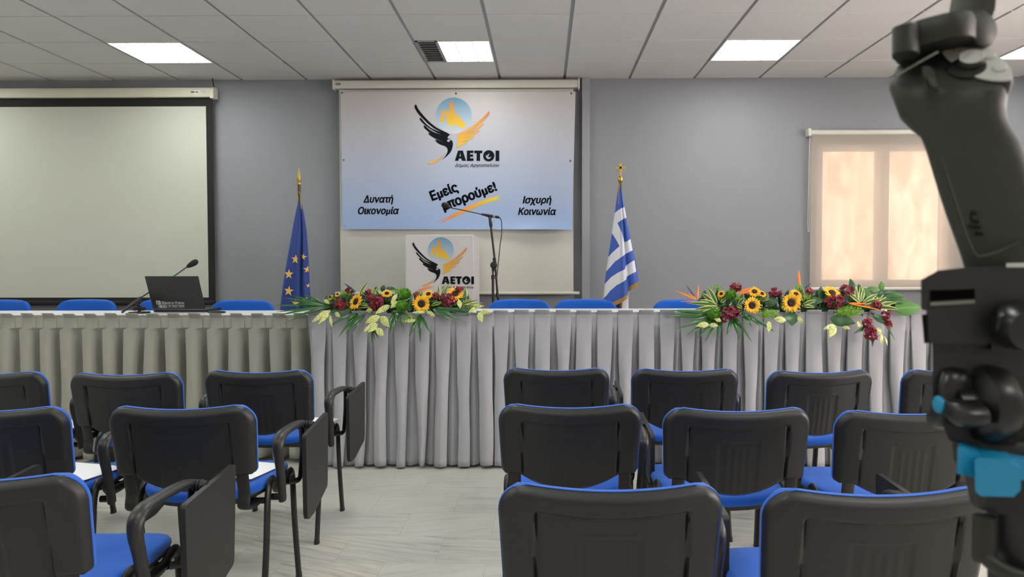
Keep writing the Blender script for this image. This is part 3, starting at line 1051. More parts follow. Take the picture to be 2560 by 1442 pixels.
def skirt(name, label, x0, y0, x1, y1, ztop, material, period, box, dmax, sway, seed, hem=0.012, out=0.05, opening=.16, knife=False):
    rnd = random.Random(seed)
    d = Vector((x1 - x0, y1 - y0, 0))
    L = d.length
    d.normalize()
    nrm = Vector((d.y, -d.x, 0))                # towards the audience
    n = max(2, round(L / period))
    per = L / n
    zs = [0, .03, .08, .15, .25, .4, .55, .7, .8, .86, .885]
    zband, zb2 = ztop - .095, ztop - .045
    H = zband
    rowsz = []
    for q in (0, .04, .1, .2, .32, .46, .6, .74, .86, .94, .985):
        rowsz.append((hem + (H - hem) * q, 'drop', q))
    rowsz += [(zband, 'band', 1), (zband + .004, 'band', 1), (zb2 + .012, 'band', 1), (zb2 + .015, 'seam', 1), (zb2 + .018, 'band', 1), (zb2 + .03, 'tab', .3), (ztop, 'tab', 1)]
    wob = [rnd.uniform(-1, 1) for _ in range(n + 2)]
    wob2 = [rnd.uniform(-1, 1) for _ in range(n + 2)]
    bl = [rnd.uniform(.85, 1.12) for _ in range(n + 2)]
    wid = [rnd.uniform(-.35, .35) for _ in range(n + 2)]
    hm = [rnd.uniform(0, .015) for _ in range(n + 2)]
    rings = []
    for z, kind, q in rowsz:
        ring = []
        for i in range(n):
            s0 = i * per + per * (1 - box) * .5
            s1 = s0 + per * box
            if kind == 'drop':
                g = 1 - q
                s0 += (wob[i] * sway * g + wid[i] * sway * g) * per
                s1 += (wob2[i] * sway * g) * per
                s0 += .16 * per * pnoise(Vector((i * 7.3, z * 2.1, seed))) * min(1, g * 2.5)
                s1 += .16 * per * pnoise(Vector((i * 5.1 + 40, z * 2.1, seed))) * min(1, g * 2.5)
                op = min(1, g * 1.9)
                s0 += opening * per * op * (.5 + .35 * wid[i])
                s1 -= opening * per * op * (.5 - .35 * wid[i])
                dep = dmax * (.10 + .90 * min(1, g * 3.6) ** .8) * bl[i]
                lift = out * g * g + .010 * pnoise(Vector((i * 3.7, z * 1.7, seed + 5))) * g
                bul = .016 * min(1, g * 2) * (.5 + abs(wob[i]))
            elif kind in ('band', 'seam'):
                dep, lift, bul = (.007 if kind == 'band' else .006), (.0 if kind == 'band' else -.0025), 0
            else:
                dep, lift, bul = .008 + .022 * q, .026 * q, .003 * q
                s0 += .004 * q * wid[i]
                s1 -= .006 * q
            zz = z + (hm[i] * (1 - q) if kind == 'drop' else (.006 * wid[i] * q if kind == 'tab' else 0))
            zg = zz - (.013 * q if kind == 'tab' else 0)
            tuck = min(.014, per * .11) if kind == 'drop' else .0015
            a = i * per
            b = (i + 1) * per

            def pt(s, dd, zv):
                p = Vector((x0, y0, 0)) + d * s + nrm * dd
                p.z = zv
                return p
            if knife and kind == 'drop':
                # each pleat starts with a sharp edge and rolls back into shade
                e0 = a + wob[i] * sway * .5 * per * (1 - q) + .10 * per * pnoise(Vector((i * 7.3, z * 2.1, seed)))
                e1 = b + wob[i + 1] * sway * .5 * per * (1 - q) + .10 * per * pnoise(Vector((i * 7.3 + 7.3, z * 2.1, seed)))
                if i == n - 1:
                    e1 = b
                lw = e1 - e0
                if i == 0:
                    ring.append(pt(a, lift - dep, zg))
                for f, dd in ((.10, -1.0), (0, -.12), (.02, 0), (.16, .06), (.32, .05), (.46, -.10), (.57, -.45), (.67, -.85), (.82, -1.04), (1.0, -1.02)):
                    ff = f if f < .1 or f == 1 else f + .10 * wid[i] * math.sin(PI * f)
                    ring.append(pt(e0 + lw * (.06 if f == .10 else ff), lift + dep * dd, zz if f not in (.10, 1.0) else zg))
                continue
            if i == 0:
                ring.append(pt(a, lift - dep, zg))
            ring.append(pt(s0 + tuck, lift - dep, zg))
            ring.append(pt(s0, lift - dep * .15, zz))
            ring.append(pt(s0 + .003, lift, zz))
            for f in (.28, .5, .72):
                ring.append(pt(s0 + (s1 - s0) * f, lift + bul * math.sin(f * PI) + (.004 * pnoise(Vector((s0 * 9, z * 5, seed))) * (1 - q) if kind == 'drop' else 0), zz))
            ring.append(pt(s1 - .003, lift, zz))
            ring.append(pt(s1, lift - dep * .15, zz))
            ring.append(pt(s1 - tuck, lift - dep, zg))
            mid = (s1 + b + per * (1 - box) * .5) / 2
            ring.append(pt(min(mid, b) if i == n - 1 else mid, lift - dep * (1.0 if kind != 'drop' else .55 + .3 * wob2[i]), zg))
        rings.append(ring)
    w = MB().loft(rings, closed=False, cap=False)
    o = w.build(name, material, None, angle=32, loc=((x0 + x1) / 2, (y0 + y1) / 2, 0), recalc=False)
    md = o.modifiers.new('cloth_thickness', 'SOLIDIFY')
    md.thickness = .0016
    md.offset = -1
    return tag(o, label, 'table skirt')


xa = -1.49
xb = at(1236, 900, 4.62).x
table('conference_table', 'long white stage table at left carrying the laptop', -5.9, xa - .01, 4.755, .945, .62, M['table_white'])
table('conference_table', 'white stage table in front of the lectern, left flower arrangement on it', xa, .715, 4.69, .962, .6, M['table_white'])
table('conference_table', 'white stage table at right under the right flower arrangement', .72, 4.6, 4.69, .962, .6, M['table_white'])
skirt('table_skirt', 'warm grey pleated skirt on the left stage table below the laptop', -5.95, 4.745, xa - .005, 4.745, .966, M['skirt_warm'], .133, .60, .105, .34, 3, hem=.02, out=.02, opening=.05, knife=True)
skirt('table_skirt', 'cool grey pleated skirt hanging below the left flower arrangement', xa, 4.67, xb, 4.665, .985, M['skirt_cool'], .131, .74, .060, .12, 5, hem=.012, out=.07)
skirt('table_skirt', 'cool grey pleated skirt hanging below the right flower arrangement', xb - .025, 4.672, 4.62, 4.64, .99, M['skirt_cool'], .131, .74, .060, .12, 9, hem=.012, out=.06)

# ------------------------------------------------------------------ chairs
BW, BH, RC = 0.242, 0.246, math.radians(11)
ZB0, YB0 = 0.562, -0.226


def sst(a, b, x):
    t = min(1, max(0, (x - a) / (b - a)))
    return t * t * (3 - 2 * t)


def back_half_width(h):
    r = TOP[1]
    wv = BW - .012 * (1 - h / BH)
    top = h - (BH - r)
    if top > 0:
        wv -= r - math.sqrt(max(0, r * r - top * top))
    rb = .022
    if h < rb:
        wv -= rb - math.sqrt(max(0, rb * rb - (rb - h) ** 2))
    return wv


def back_bottom(x):
    k = abs(x) / .170
    return -.056 * (1 - k ** 1.9) if k < 1 else 0.0


TOP = [-.011, .066]


def back_top(x):
    return BH + TOP[0] * max(0, 1 - (x / .175) ** 2)


def back_xy(u, v, grow=0.0):
    h0 = v * BH
    wv = back_half_width(h0) + grow
    x = (2 * u - 1) * wv
    zb = back_bottom(x) - grow
    return x, zb + (back_top(x) + grow - zb) * v


def back_place(x, h, dy):
    """x across, h up along the backrest plane, dy forwards"""
    y = YB0 - math.sin(RC) * h + .55 * x * x + dy * math.cos(RC)
    z = ZB0 + math.cos(RC) * h + dy * math.sin(RC)
    return Vector((x, y, z))


def back_rear(u, v):
    x, h = back_xy(u, v)
    h0 = v * BH
    wv = back_half_width(min(max(h0, 0), BH))
    e = min(wv - abs(x), back_top(x) - h, (h - back_bottom(x)))
    r = .022
    k = min(1, max(0, e / r))
    dy = .024 * (1 - math.sqrt(max(0, 1 - (1 - k) ** 2)))
    ax = abs(x)
    top_in = BH - .050 - .013 * (1 - (ax / .16) ** 2)
    inside = sst(.166, .158, ax) * sst(top_in + .004, top_in - .004, h)
    dy += .0065 * inside
    dy += .006 * math.exp(-((ax - .160) / .0022) ** 2) * sst(top_in, top_in - .01, h)
    dy += .0032 * math.exp(-((h - top_in) / .003) ** 2) * sst(.166, .15, ax)
    ctop = BH - .105
    cen = sst(.0665, .062, ax) * sst(ctop + .003, ctop - .003, h)
    dy += .0022 * cen
    dy -= .0028 * math.exp(-((h - ctop) / .0025) ** 2) * sst(.066, .058, ax)
    if ax < .06 and h < ctop - .012:
        for c in (-.036, -.012, .012, .036):
            dy -= .0013 * math.exp(-((x - c) / .0045) ** 2) * sst(ctop - .012, ctop - .03, h) * sst(-.045, -.02, h - back_bottom(x) * .3)
    return back_place(x, h, dy)


def back_front(u, v):
    x, h = back_xy(u, v)
    return back_place(x, h, .026)


def cushion(u, v, front):
    g = .001
    x, h = back_xy(u, v, g)
    wv = back_half_width(min(max(v * BH, 0), BH)) + g
    e = min(wv - abs(x), back_top(x) + g - h, h - back_bottom(x) + g)
    if front:
        k = min(1, max(0, e / .028))
        dy = .033 + .019 * math.sqrt(max(0, 1 - (1 - k) ** 2))
    else:
        dy = .0235
    return back_place(x, h, dy)


def two_sided(fa, fb, nu, nv):
    w = MB()
    w.grid(fa, nu, nv)
    w.grid(fb, nu, nv, flip=True)
    n = (nu + 1) * (nv + 1)
    per = [i for i in range(nu + 1)] + [j * (nu + 1) + nu for j in range(1, nv + 1)] + [nv * (nu + 1) + i for i in range(nu - 1, -1, -1)] + [j * (nu + 1) for j in range(nv - 1, 0, -1)]
    for a, b in zip(per, per[1:] + per[:1]):
        w.F.append([a, b, b + n, a + n])
        w.UV.append([(0, 0)] * 4)
        w.MI.append(0)
    return w


SY = .10


def seat_outline(a, k=1.0):
    c, s = math.cos(a), math.sin(a)
    e = 2 / 4.2
    x = .222 * math.copysign(abs(c) ** e, c) * k
    y = .212 * math.copysign(abs(s) ** e, s) * k
    if y < 0:
        x *= 1 - .05 * (y / .212) ** 2
        y -= .02 * (1 - (x / .222) ** 2) * (-y / .212)
    else:
        y += .012 * (1 - (x / .222) ** 2) * (y / .212)
    return x, y + SY


def seat_z(x, y):
    yy = (y - SY) / .212
    z = .500 - .012 * max(0, yy - .3) ** 2 * 2
    z -= (.013 * max(0, -yy) ** 1.2 + .006) * (1 - min(1, abs(x) / .21) ** 2)
    return z


def seat_mesh():
    w = MB()
    n = 64
    rings = []
    for k, dz in ((.9, -.031), (.985, -.029), (1.0, -.020), (.995, -.011), (.97, -.003), (.92, 0), (.8, .002), (.6, .002), (.4, .002), (.2, .002), (.04, .002)):
        ring = []
        for i in range(n):
            x, y = seat_outline(2 * PI * i / n, k)
            ring.append(Vector((x, y, seat_z(x, y) + dz)))
        rings.append(ring)
    return w.loft(rings)


def pan_mesh():
    w = MB()
    n = 64
    rings = []
    for k, dz in ((.5, -.050), (.88, -.048), (.965, -.043), (.985, -.036), (.985, -.028), (.6, -.028)):
        ring = []
        for i in range(n):
            x, y = seat_outline(2 * PI * i / n, k)
            ring.append(Vector((x, y, seat_z(x, y) + dz)))
        rings.append(ring)
    return w.loft(rings)


def make_chair(label, arm=True):
    t = thing('lecture_chair' if arm else 'stage_chair', label, 'chair', (0, 0, 0))
    two_sided(back_rear, back_front, 90, 64).build('backrest_shell', M['black_plastic'], t, angle=60)
    two_sided(lambda u, v: cushion(u, v, True), lambda u, v: cushion(u, v, False), 44, 32).build('back_cushion', M['blue'], t, angle=75)
    seat_mesh().build('seat', M['blue'], t, angle=80)
    pan_mesh().build('seat_pan', M['black_plastic'], t, angle=60)
    for sx in (-1, 1):
        w = MB()
        pts = [back_place(sx * .186, .05, .014), back_place(sx * .186, -.02, .014), back_place(sx * .186, -.065, .016), (sx * .186, -.185, .455), (sx * .186, -.135, .434), (sx * .186, -.07, .432), (sx * .186, -.03, .432)]
        w.tube(pts, (.021, .0045), 12, up=(0, -1, 0), smooth=4)
        w.build('back_bracket', M['black_plastic'], t, angle=60)
        # oval tube legs: front and rear
        fr = [(sx * .226, .325, .004), (sx * .223, .285, .24), (sx * .222, .268, .40)]
        rr = [(sx * .226, -.135, .004), (sx * .223, -.075, .24), (sx * .222, -.052, .40)]
        for pts in (fr, rr):
            lg = MB().tube([Vector(p) for p in pts], (.0105, .0185), 16, up=(0, 1, 0), smooth=3).build('leg', M['black_metal'], t)
            e = Vector(pts[0])
            MB().lathe([(.0118, 0), (.0126, .0), (.0118, .008), (.0112, .016), (.0108, .02)], (e.x, e.y, 0), (0, 0, 1), 18, sy=1.65).build('foot_cap', M['black_plastic'], lg)
    w = MB()
    for sx in (-1, 1):
        w.tube([(sx * .222, -.052, .40), (sx * .222, -.045, .445), (sx * .222, -.028, .480), (sx * .222, -.002, .493), (sx * .222, .022, .482), (sx * .220, .05, .450), (sx * .219, .10, .436), (sx * .219, .17, .436), (sx * .220, .21, .452), (sx * .222, .237, .458), (sx * .222, .258, .440), (sx * .222, .268, .40)],
               (.0105, .0175), 14, up=(0, 1, 0), smooth=3)
    for y, z in ((-.045, .432), (.20, .428)):
        w.tube([(-.222, y, z), (.222, y, z)], (.011, .011), 10)
    w.build('seat_frame', M['black_metal'], t)
    if arm:
        ax = .265
        w = MB()
        w.tube([(ax - .005, .002, .418), (ax - .004, -.006, .45), (ax, -.04, .55), (ax, -.058, .606), (ax, -.055, .640), (ax, -.026, .659), (ax, .02, .664), (ax, .13, .661), (ax, .21, .654), (ax, .262, .643), (ax, .280, .628)],
               [(.013, .019), (.014, .019), (.016, .018), (.019, .017), (.021, .0155), (.022, .014), (.022, .013), (.021, .013), (.02, .013), (.017, .012), (.01, .008)], 16, up=(0, -1, 0), smooth=4)
        w.build('armrest', M['arm_plastic'], t, angle=60)
        w = MB()
        w.tube([(ax, .255, .642), (ax, .25, .55), (ax - .002, .235, .46), (ax - .004, .228, .436), (ax - .012, .215, .428), (ax - .04, .20, .428)], (.0085, .015), 12, up=(0, 1, 0), smooth=4)
        w.build('arm_support', M['black_metal'], t)
        MB().tube([(ax - .045, .004, .43), (ax - .005, .004, .43)], .012, 10).build('arm_mount', M['black_metal'], t)
        w = MB()
        w.tube([(ax + .005, .25, .640), (ax + .047, .25, .640)], .0135, 14)
        for k in range(3):
            w.lathe([(.0135, 0), (.0172, .002), (.0172, .007), (.0135, .009)], (ax + .008 + k * .010, .25, .640), (1, 0, 0), 16)
        w.build('hinge', M['black_plastic'], t, angle=50)
        # the writing tablet hangs down outside the arm
        tx = ax + .046
        prof = [(.075, .636), (.43, .656), (.405, .35), (.19, .308), (.10, .310), (.085, .335)]
        w = MB()
        pts = []
        m = len(prof)
        for i, p in enumerate(prof):
            a, b = Vector(prof[i - 1]), Vector(prof[(i + 1) % m])
            p = Vector(p)
            r = min(.018, (a - p).length * .45, (b - p).length * .45)
            da, db = (a - p).normalized() * r, (b - p).normalized() * r
            for k in range(5):
                q = k / 4
                pts.append(tuple((p + da) * (1 - q) ** 2 + p * 2 * q * (1 - q) + (p + db) * q * q))
        w.poly(pts, lambda p: Vector((tx, p[0], p[1])), thick=(.016, 0, 0))
        w.build('writing_tablet', M['tablet'], t, angle=40, bevel=.003)
    return t


proto = make_chair('proto', True)
index_children()
used = [False]


def chair(px, py_top, Y, label, group, rz=0.0, first=[True]):
    """stands so that the middle of its backrest's top edge is seen at px at depth Y"""
    p = at(px, py_top, Y)
    if first[0]:
        o = proto
        first[0] = False
    else:
        o = copy_tree(proto)
    off = Vector((0, -.285, 0))
    off.rotate(Euler((0, 0, rz)))
    o.location = (p.x - off.x, Y - off.y, 0)
    o.rotation_euler = (0, 0, rz)
    o['label'] = label
    o['group'] = group
    return o


G1, G2 = 'audience chairs right of the aisle', 'audience chairs left of the aisle'
D = math.radians
chair(1391, 930, 3.27, 'black-backed blue chair right of the aisle, aisle end of the row nearest the stage', G1, D(-1))
chair(1720, 930, 3.25, 'black-backed blue chair second from the aisle, right side, row nearest the stage', G1, D(0))
chair(2070, 930, 3.20, 'black-backed blue chair third from the aisle, right side, row nearest the stage', G1, D(6))
chair(2414, 930, 3.22, 'black-backed blue chair by the stage mostly hidden behind the tripod', G1, D(2))
chair(1427, 1020, 2.40, 'black-backed blue chair right of the aisle, aisle end of the middle row', G1, D(0))
chair(1858, 1020, 2.34, 'black-backed blue chair second from the aisle in the middle row, right side', G1, D(1))
chair(2305, 1030, 2.30, 'black-backed blue chair in the middle row, right half hidden by the tripod', G1, D(2))
chair(1534, 1240, 1.50, 'large close black-backed blue chair at the bottom centre, right of the aisle', G1, D(0))
chair(2236, 1262, 1.47, 'close black-backed blue chair at the bottom right beside the tripod', G1, D(2))
c_l0 = chair(-52, 935, 3.15, 'black-backed blue chair cut by the left edge, row nearest the stage', G2, D(2))
c_l1 = chair(293, 935, 3.13, 'black-backed blue chair second from the aisle, left side, row nearest the stage', G2, D(2))
c_l2 = chair(632, 935, 3.20, 'black-backed blue chair left of the aisle, aisle end of the row nearest the stage', G2, D(1))
c_m0 = chair(-53, 1040, 2.34, 'black-backed blue chair cut by the left edge in the middle row', G2, D(3))
c_m1 = chair(432, 1032, 2.37, 'black-backed blue chair left of the aisle, aisle end of the middle row', G2, D(3))
c_f0 = chair(-116, 1220, 1.56, 'close black-backed blue chair at the bottom left, tablet hanging beside the aisle', G2, D(2))
c_f1 = chair(-830, 1220, 1.56, 'blue chair beyond the left edge, only its tablet corner shows', G2, D(1))

# sheets of paper on the seats of the left block
for c, lab, dx, dy, rz in ((c_l0, 'white paper sheet on the leftmost chair seat by the stage', .08, .10, -.35), (c_m0, 'white paper sheet on the middle-row chair seat at the left edge', .06, .10, -.3),
                           (c_m1, 'white paper sheet on the middle-row aisle chair seat, left side', .05, .11, -.3), (c_l2, 'white paper sheet on the aisle chair seat left of the aisle, by the stage', .09, .12, -.2)):
    r = Euler((0, 0, c.rotation_euler.z)).to_matrix()
    p = Vector(c.location) + r @ Vector((dx, dy, 0))
    w = MB()
    w.grid(lambda u, v: Vector(((u - .5) * .297, (v - .5) * .21, .0012 * math.sin(u * 3))), 8, 4)
    w.grid(lambda u, v: Vector(((u - .5) * .297, (v - .5) * .21, .0012 * math.sin(u * 3) - .0006)), 8, 4, flip=True)
    o = w.build('paper_sheet', M['paper'], None)
    o.location = (p.x, p.y, .506)
    o.rotation_euler = (0, 0, c.rotation_euler.z + rz)
    tag(o, lab, 'paper')

TOP[:] = [.006, .10]
sproto = make_chair('proto', False)
index_children()
SG = 'blue chairs behind the stage tables'
sl = [(18, 750, 5.62, 'blue chair top behind the table at the far left edge'), (229, 755, 5.66, 'blue chair top behind the stage table, left of the laptop'),
      (432, 752, 5.66, 'blue chair mostly hidden behind the open laptop'), (619, 743, 5.55, 'blue chair top between the laptop and the navy flag'),
      (1296, 755, 5.62, 'blue chair top in front of the microphone stand foot'), (1465, 756, 5.62, 'blue chair top just left of the striped flag'), (1706, 747, 5.55, 'blue chair top behind the left end of the right flower arrangement')]
for i, (px, py, Y, lab) in enumerate(sl):
    o = sproto if i == 0 else copy_tree(sproto)
    p = at(px, py, Y)
    o.location = (p.x, Y - .285 + .0, .2)
    o.location.y = Y - .28
    o.location.z = .2
    o.rotation_euler = (0, 0, PI + D(random.uniform(-3, 3)))
    # the backrest stands on the far side when the chair faces the audience
    tag(o, lab, 'chair', SG)

# ------------------------------------------------------------------ laptop and table microphone
YLp = 5.16
hb0, hb1 = at(384, 779, YLp), at(514, 779, YLp)
lp = thing('laptop', 'open black laptop seen from behind on the left stage table', 'laptop', ((hb0.x + hb1.x) / 2, YLp + .1, .945))
zt = .945
base_c = Vector(((hb0.x + hb1.x) / 2, YLp + .125, zt + .011))
lw = .368
MB().box(base_c, (lw, .25, .018)).build('base', M['laptop'], lp, bevel=.004)
lid_ang = math.radians(24)
axis_up = Vector((0.0, -math.sin(lid_ang), math.cos(lid_ang)))
rotm = Matrix.Rotation(lid_ang, 3, 'X')
hc = Vector((base_c.x, YLp - .002, zt + .022))
lidc = hc + axis_up * .128
ry = Matrix.Rotation(0.0, 3, 'Z')
lid = MB().box(lidc, (lw, .008, .252), rot=rotm).build('lid', M['laptop'], lp, bevel=.003)
fr_n = Vector((0, -math.cos(lid_ang), -math.sin(lid_ang)))
MB().box(lidc - fr_n * .0044, (lw - .02, .001, .225), rot=rotm).build('display', M['screen_off'], lid, smooth=False)


def lidpt(p, k=1):
    """p in metres: x right from lid centre, y down from lid top"""
    return hc + axis_up * (.254 - p[1]) + Vector((p[0], 0, 0)) + fr_n * (.0045 + .0004 * k)


MB().add([lidpt((-.012 + .016 * math.cos(a), .085 + .016 * math.sin(a))) for a in (2 * PI * k / 24 for k in range(24))], [tuple(range(24))]).build('lid_emblem', M['red_mark'], lid, smooth=False)
w = MB()
sq = [(-.148, .186), (-.118, .186), (-.118, .212), (-.148, .212)]
w.add([lidpt(p) for p in sq], [(0, 1, 2, 3)])
put_text(w, 'Electro-Voice', -.110, .045, .209, .190, lidpt, bold=.02)
w.add([lidpt(p) for p in ((-.148, .2145), (.048, .2145), (.048, .2155), (-.148, .2155))], [(0, 1, 2, 3)])


def rrect(x0, y0, x1, y1, r, n=5):
    out = []
    for cx_, cy_, a0 in ((x1 - r, y0 + r, -PI / 2), (x1 - r, y1 - r, 0), (x0 + r, y1 - r, PI / 2), (x0 + r, y0 + r, PI)):
        for k in range(n):
            a = a0 + PI / 2 * k / (n - 1)
            out.append((cx_ + r * math.cos(a), cy_ + r * math.sin(a)))
    return out


poly_holes(w, [rrect(-.140, .219, -.078, .240, .009), rrect(-.137, .2215, -.081, .2375, .0075)], lidpt)
put_text(w, 'BLA', -.130, -.088, .2355, .2235, lidpt, bold=.03)
for x0, x1 in ((-.07, -.052), (-.043, -.008), (.004, .042)):
    w.add([lidpt(p) for p in ((x0, .2265), (x1, .2265), (x1, .2305), (x0, .2305))], [(0, 1, 2, 3)])
for y in (.2215, .2385):
    w.add([lidpt(p) for p in ((-.07, y - .0005), (.042, y - .0005), (.042, y + .0005), (-.07, y + .0005))], [(0, 1, 2, 3)])
stick = w.build('lid_sticker', M['ink_pale'], lid, smooth=False)
w = MB()
put_text(w, 'EV', -.144, -.122, .2085, .190, lambda p: lidpt(p, 2), bold=.02)
w.build('sticker_letters', M['ink'], stick, smooth=False)

Ym = 5.05
b0 = at(334, 776, Ym)
b0.z = .945
tm = thing('gooseneck_microphone', 'black gooseneck table microphone leaning up behind the laptop', 'microphone', b0)
Y2 = 5.24
P1, P2, P3, P4, P5 = at(304, 783, 4.98), at(330, 760, 5.02), at(352, 744, 5.08), at(435, 690, 5.3), at(466, 668, 5.38)
P6 = at(490, 654, 5.42)
w = MB()
w.tube([P1 + Vector((0, 0, .004)), P2, P3], [.007, .012, .010], 12).build('connector', M['black_plastic'], tm)
MB().tube([P3, P4, P5], .0045, 10, smooth=6).build('gooseneck', M['black_metal'], tm)
dv = (P6 - P5)
MB().lathe([(.004, 0), (.012, .01), (.018, .03), (.022, .055), (.021, .075), (.014, .088), (.003, .093)], P5, dv, 20).build('windscreen', M['screen_black'], tm)
w = MB()
w.span((b0.x - .01, Ym - .05, .945), (b0.x + .09, Ym + .05, .957))
w.span((b0.x + .02, Ym + .012, .957), (b0.x + .036, Ym + .028, 1.0))
w.tube([(b0.x + .028, Ym + .02, 1.0), P2 + Vector((0, .01, 0))], .008, 8)
w.lathe([(.006, 0), (.016, .002), (.016, .02), (.006, .022)], (b0.x + .0, Ym + .03, .978), (0, -1, 0), 16)
w.lathe([(.006, 0), (.016, .002), (.016, .02), (.006, .022)], (b0.x + .055, Ym + .03, .978), (0, -1, 0), 16)
w.build('mount', M['black_plastic'], tm, bevel=.002)
c1 = at(520, 772, 5.2)
w = MB()
w.tube([(c1.x - .02, 5.25, .952), (c1.x + .05, 5.1, .949), (c1.x + .13, 5.0, .949), (c1.x + .17, 5.08, .949), (c1.x + .10, 5.2, .949), (c1.x + .02, 5.16, .949), (c1.x + .09, 5.06, .9495), (c1.x + .15, 5.14, .949)], .004, 8, smooth=6)
tag(w.build('power_cable', M['black_metal'], None, loc=(c1.x, 5.1, .945)), 'black cable coiled on the table right of the laptop', 'cable')

# ------------------------------------------------------------------ flags
def interp(tab, v):
    for (a, x), (b, y) in zip(tab, tab[1:]):
        if v <= b:
            t = (v - a) / (b - a) if b > a else 0
            return x + (y - x) * max(0, t)
    return tab[-1][1]


def flag_cloth(L, R, v0, v1, s, ox, oy, Y, folds, depth, nu, nv, pats=None, botfn=None):
    """draped cloth between traced left and right edges; folded in depth, closed at the back"""
    def pos(u, v, back=False, lift=0.0):
        vv = v0 + (v1 - v0) * v
        l, r = interp(L, vv), interp(R, vv)
        x = l + (r - l) * u
        if botfn:
            vv = v0 + (botfn(x) - v0) * v
        p = at(ox + x / s, oy + vv / s, Y)
        k = min(1, v * 2.5 + .15)
        edge = math.sqrt(max(0, 1 - (2 * u - 1) ** 2))
        f = sum(a * math.exp(-((u - c) / wd) ** 2) for c, wd, a in folds)
        if back:
            p.y += depth * k * .9 * edge
        else:
            p.y += -depth * k * edge + f * k - lift
        return p
    w = MB()
    V, F, MI = [], [], []
    for j in range(nv + 1):
        for i in range(nu + 1):
            V.append(pos(i / nu, j / nv))
    for j in range(nv):
        for i in range(nu):
            a = j * (nu + 1) + i
            F.append((a, a + nu + 1, a + nu + 2, a + 1))
            m = 0
            if pats:
                vv = v0 + (v1 - v0) * (j + .5) / nv
                l, r = interp(L, vv), interp(R, vv)
                x = l + (r - l) * (i + .5) / nu
                if botfn:
                    vv = v0 + (botfn(x) - v0) * (j + .5) / nv
                if any(in_poly(x, vv, P) for P in pats):
                    m = 1
            MI.append(m)
    w.V = V
    w.F = [list(f) for f in F]
    w.UV = [[(0, 0)] * 4 for _ in F]
    w.MI = MI
    w.grid(lambda u, v: pos(u, v, True), nu // 4, nv // 4)
    return w, pos


YF = 6.45
pe_ = at(748, 480, YF)
eu = thing('european_flag', 'navy blue flag with yellow stars draped on a pole left of the banner', 'flag', (pe_.x, YF, .2))
pole_top = at(748, 459, YF).z
MB().lathe([(.001, .0), (.16, .0), (.16, .012), (.05, .03), (.02, .05), (.016, .06)], (pe_.x, YF, .2), seg=28).build('flag_base', M['gold'], eu)
MB().tube([(pe_.x, YF, .24), (pe_.x, YF, pole_top)], .0135, 14).build('pole', M['wood'], eu)
MB().lathe([(.010, -.01), (.019, -.008), (.019, .006), (.012, .012), (.017, .03), (.0205, .045), (.017, .065), (.009, .095), (.006, .115), (.003, .135), (.0005, .138)], (pe_.x, YF, pole_top), seg=20).build('finial', M['gold'], eu)
w = MB()
w.tube([(pe_.x - .012, YF - .016, pole_top - .09), (pe_.x + .005, YF - .02, pole_top - .075), (pe_.x + .014, YF - .012, pole_top - .1), (pe_.x + .02, YF - .025, pole_top - .16), (pe_.x + .026, YF - .03, pole_top - .22)], .004, 6, smooth=5)
w.tube([(pe_.x - .012, YF - .016, pole_top - .07), (pe_.x - .006, YF - .02, pole_top - .11), (pe_.x - .002, YF - .022, pole_top - .15)], .004, 6)
w.build('cord', M['cord'], eu)
L = [(370, 238), (420, 225), (560, 195), (760, 160), (960, 125), (1150, 95), (1340, 72), (1500, 60), (1800, 40)]
R = [(370, 262), (470, 285), (620, 310), (800, 325), (960, 333), (1120, 340), (1250, 350), (1340, 352), (1500, 358), (1800, 360)]
ef = [(.60, .05, -.012), (.72, .045, .028), (.86, .06, -.012), (.25, .16, .006)]
w, pos = flag_cloth(L, R, 372, 1750, 3.605, 680, 400, YF - .01, ef, .045, 60, 100)
cloth = w.build('flag_cloth', M['flag_blue'], eu, angle=80)


def surf_y(pos, L, R, v0, v1):
    def f(x, y):
        l, r = interp(L, y), interp(R, y)
        u = (x - l) / (r - l)
        return pos(min(1, max(0, u)), (y - v0) / (v1 - v0), False, .006)
    return f


sf = surf_y(pos, L, R, 372, 1750)
for (cx_, cy_, r, a0, clip) in ((230, 895, 44, .1, 0), (166, 1028, 47, .02, 0), (166, 1178, 48, .12, 0), (296, 872, 30, .2, 1), (330, 985, 34, 0, 2), (338, 1130, 22, 0, 2), (228, 1288, 36, .1, 0), (322, 1262, 34, .1, 0)):
    P = []
    for k in range(10):
        a = -PI / 2 + a0 + k * PI / 5
        rr = r if k % 2 == 0 else r * .42
        x, y = cx_ + rr * math.cos(a), cy_ + rr * math.sin(a)
        x = min(x, interp(R, y) - 1)
        P.append((x, y))
    w = MB()
    pts = [sf(*p) for p in P]
    c = sf(cx_, cy_)
    # radial rings so that the star follows the cloth
    Vv, Ff = [c], []
    for q in (.5, 1.0):
        for p in P:
            Vv.append(sf(cx_ + (p[0] - cx_) * q, cy_ + (p[1] - cy_) * q))
    for k in range(10):
        k2 = (k + 1) % 10
        Ff.append((0, 1 + k, 1 + k2))
        Ff.append((1 + k, 11 + k, 11 + k2, 1 + k2))
    w.add(Vv, Ff)
    w.build('star', M['star'], cloth, smooth=False)

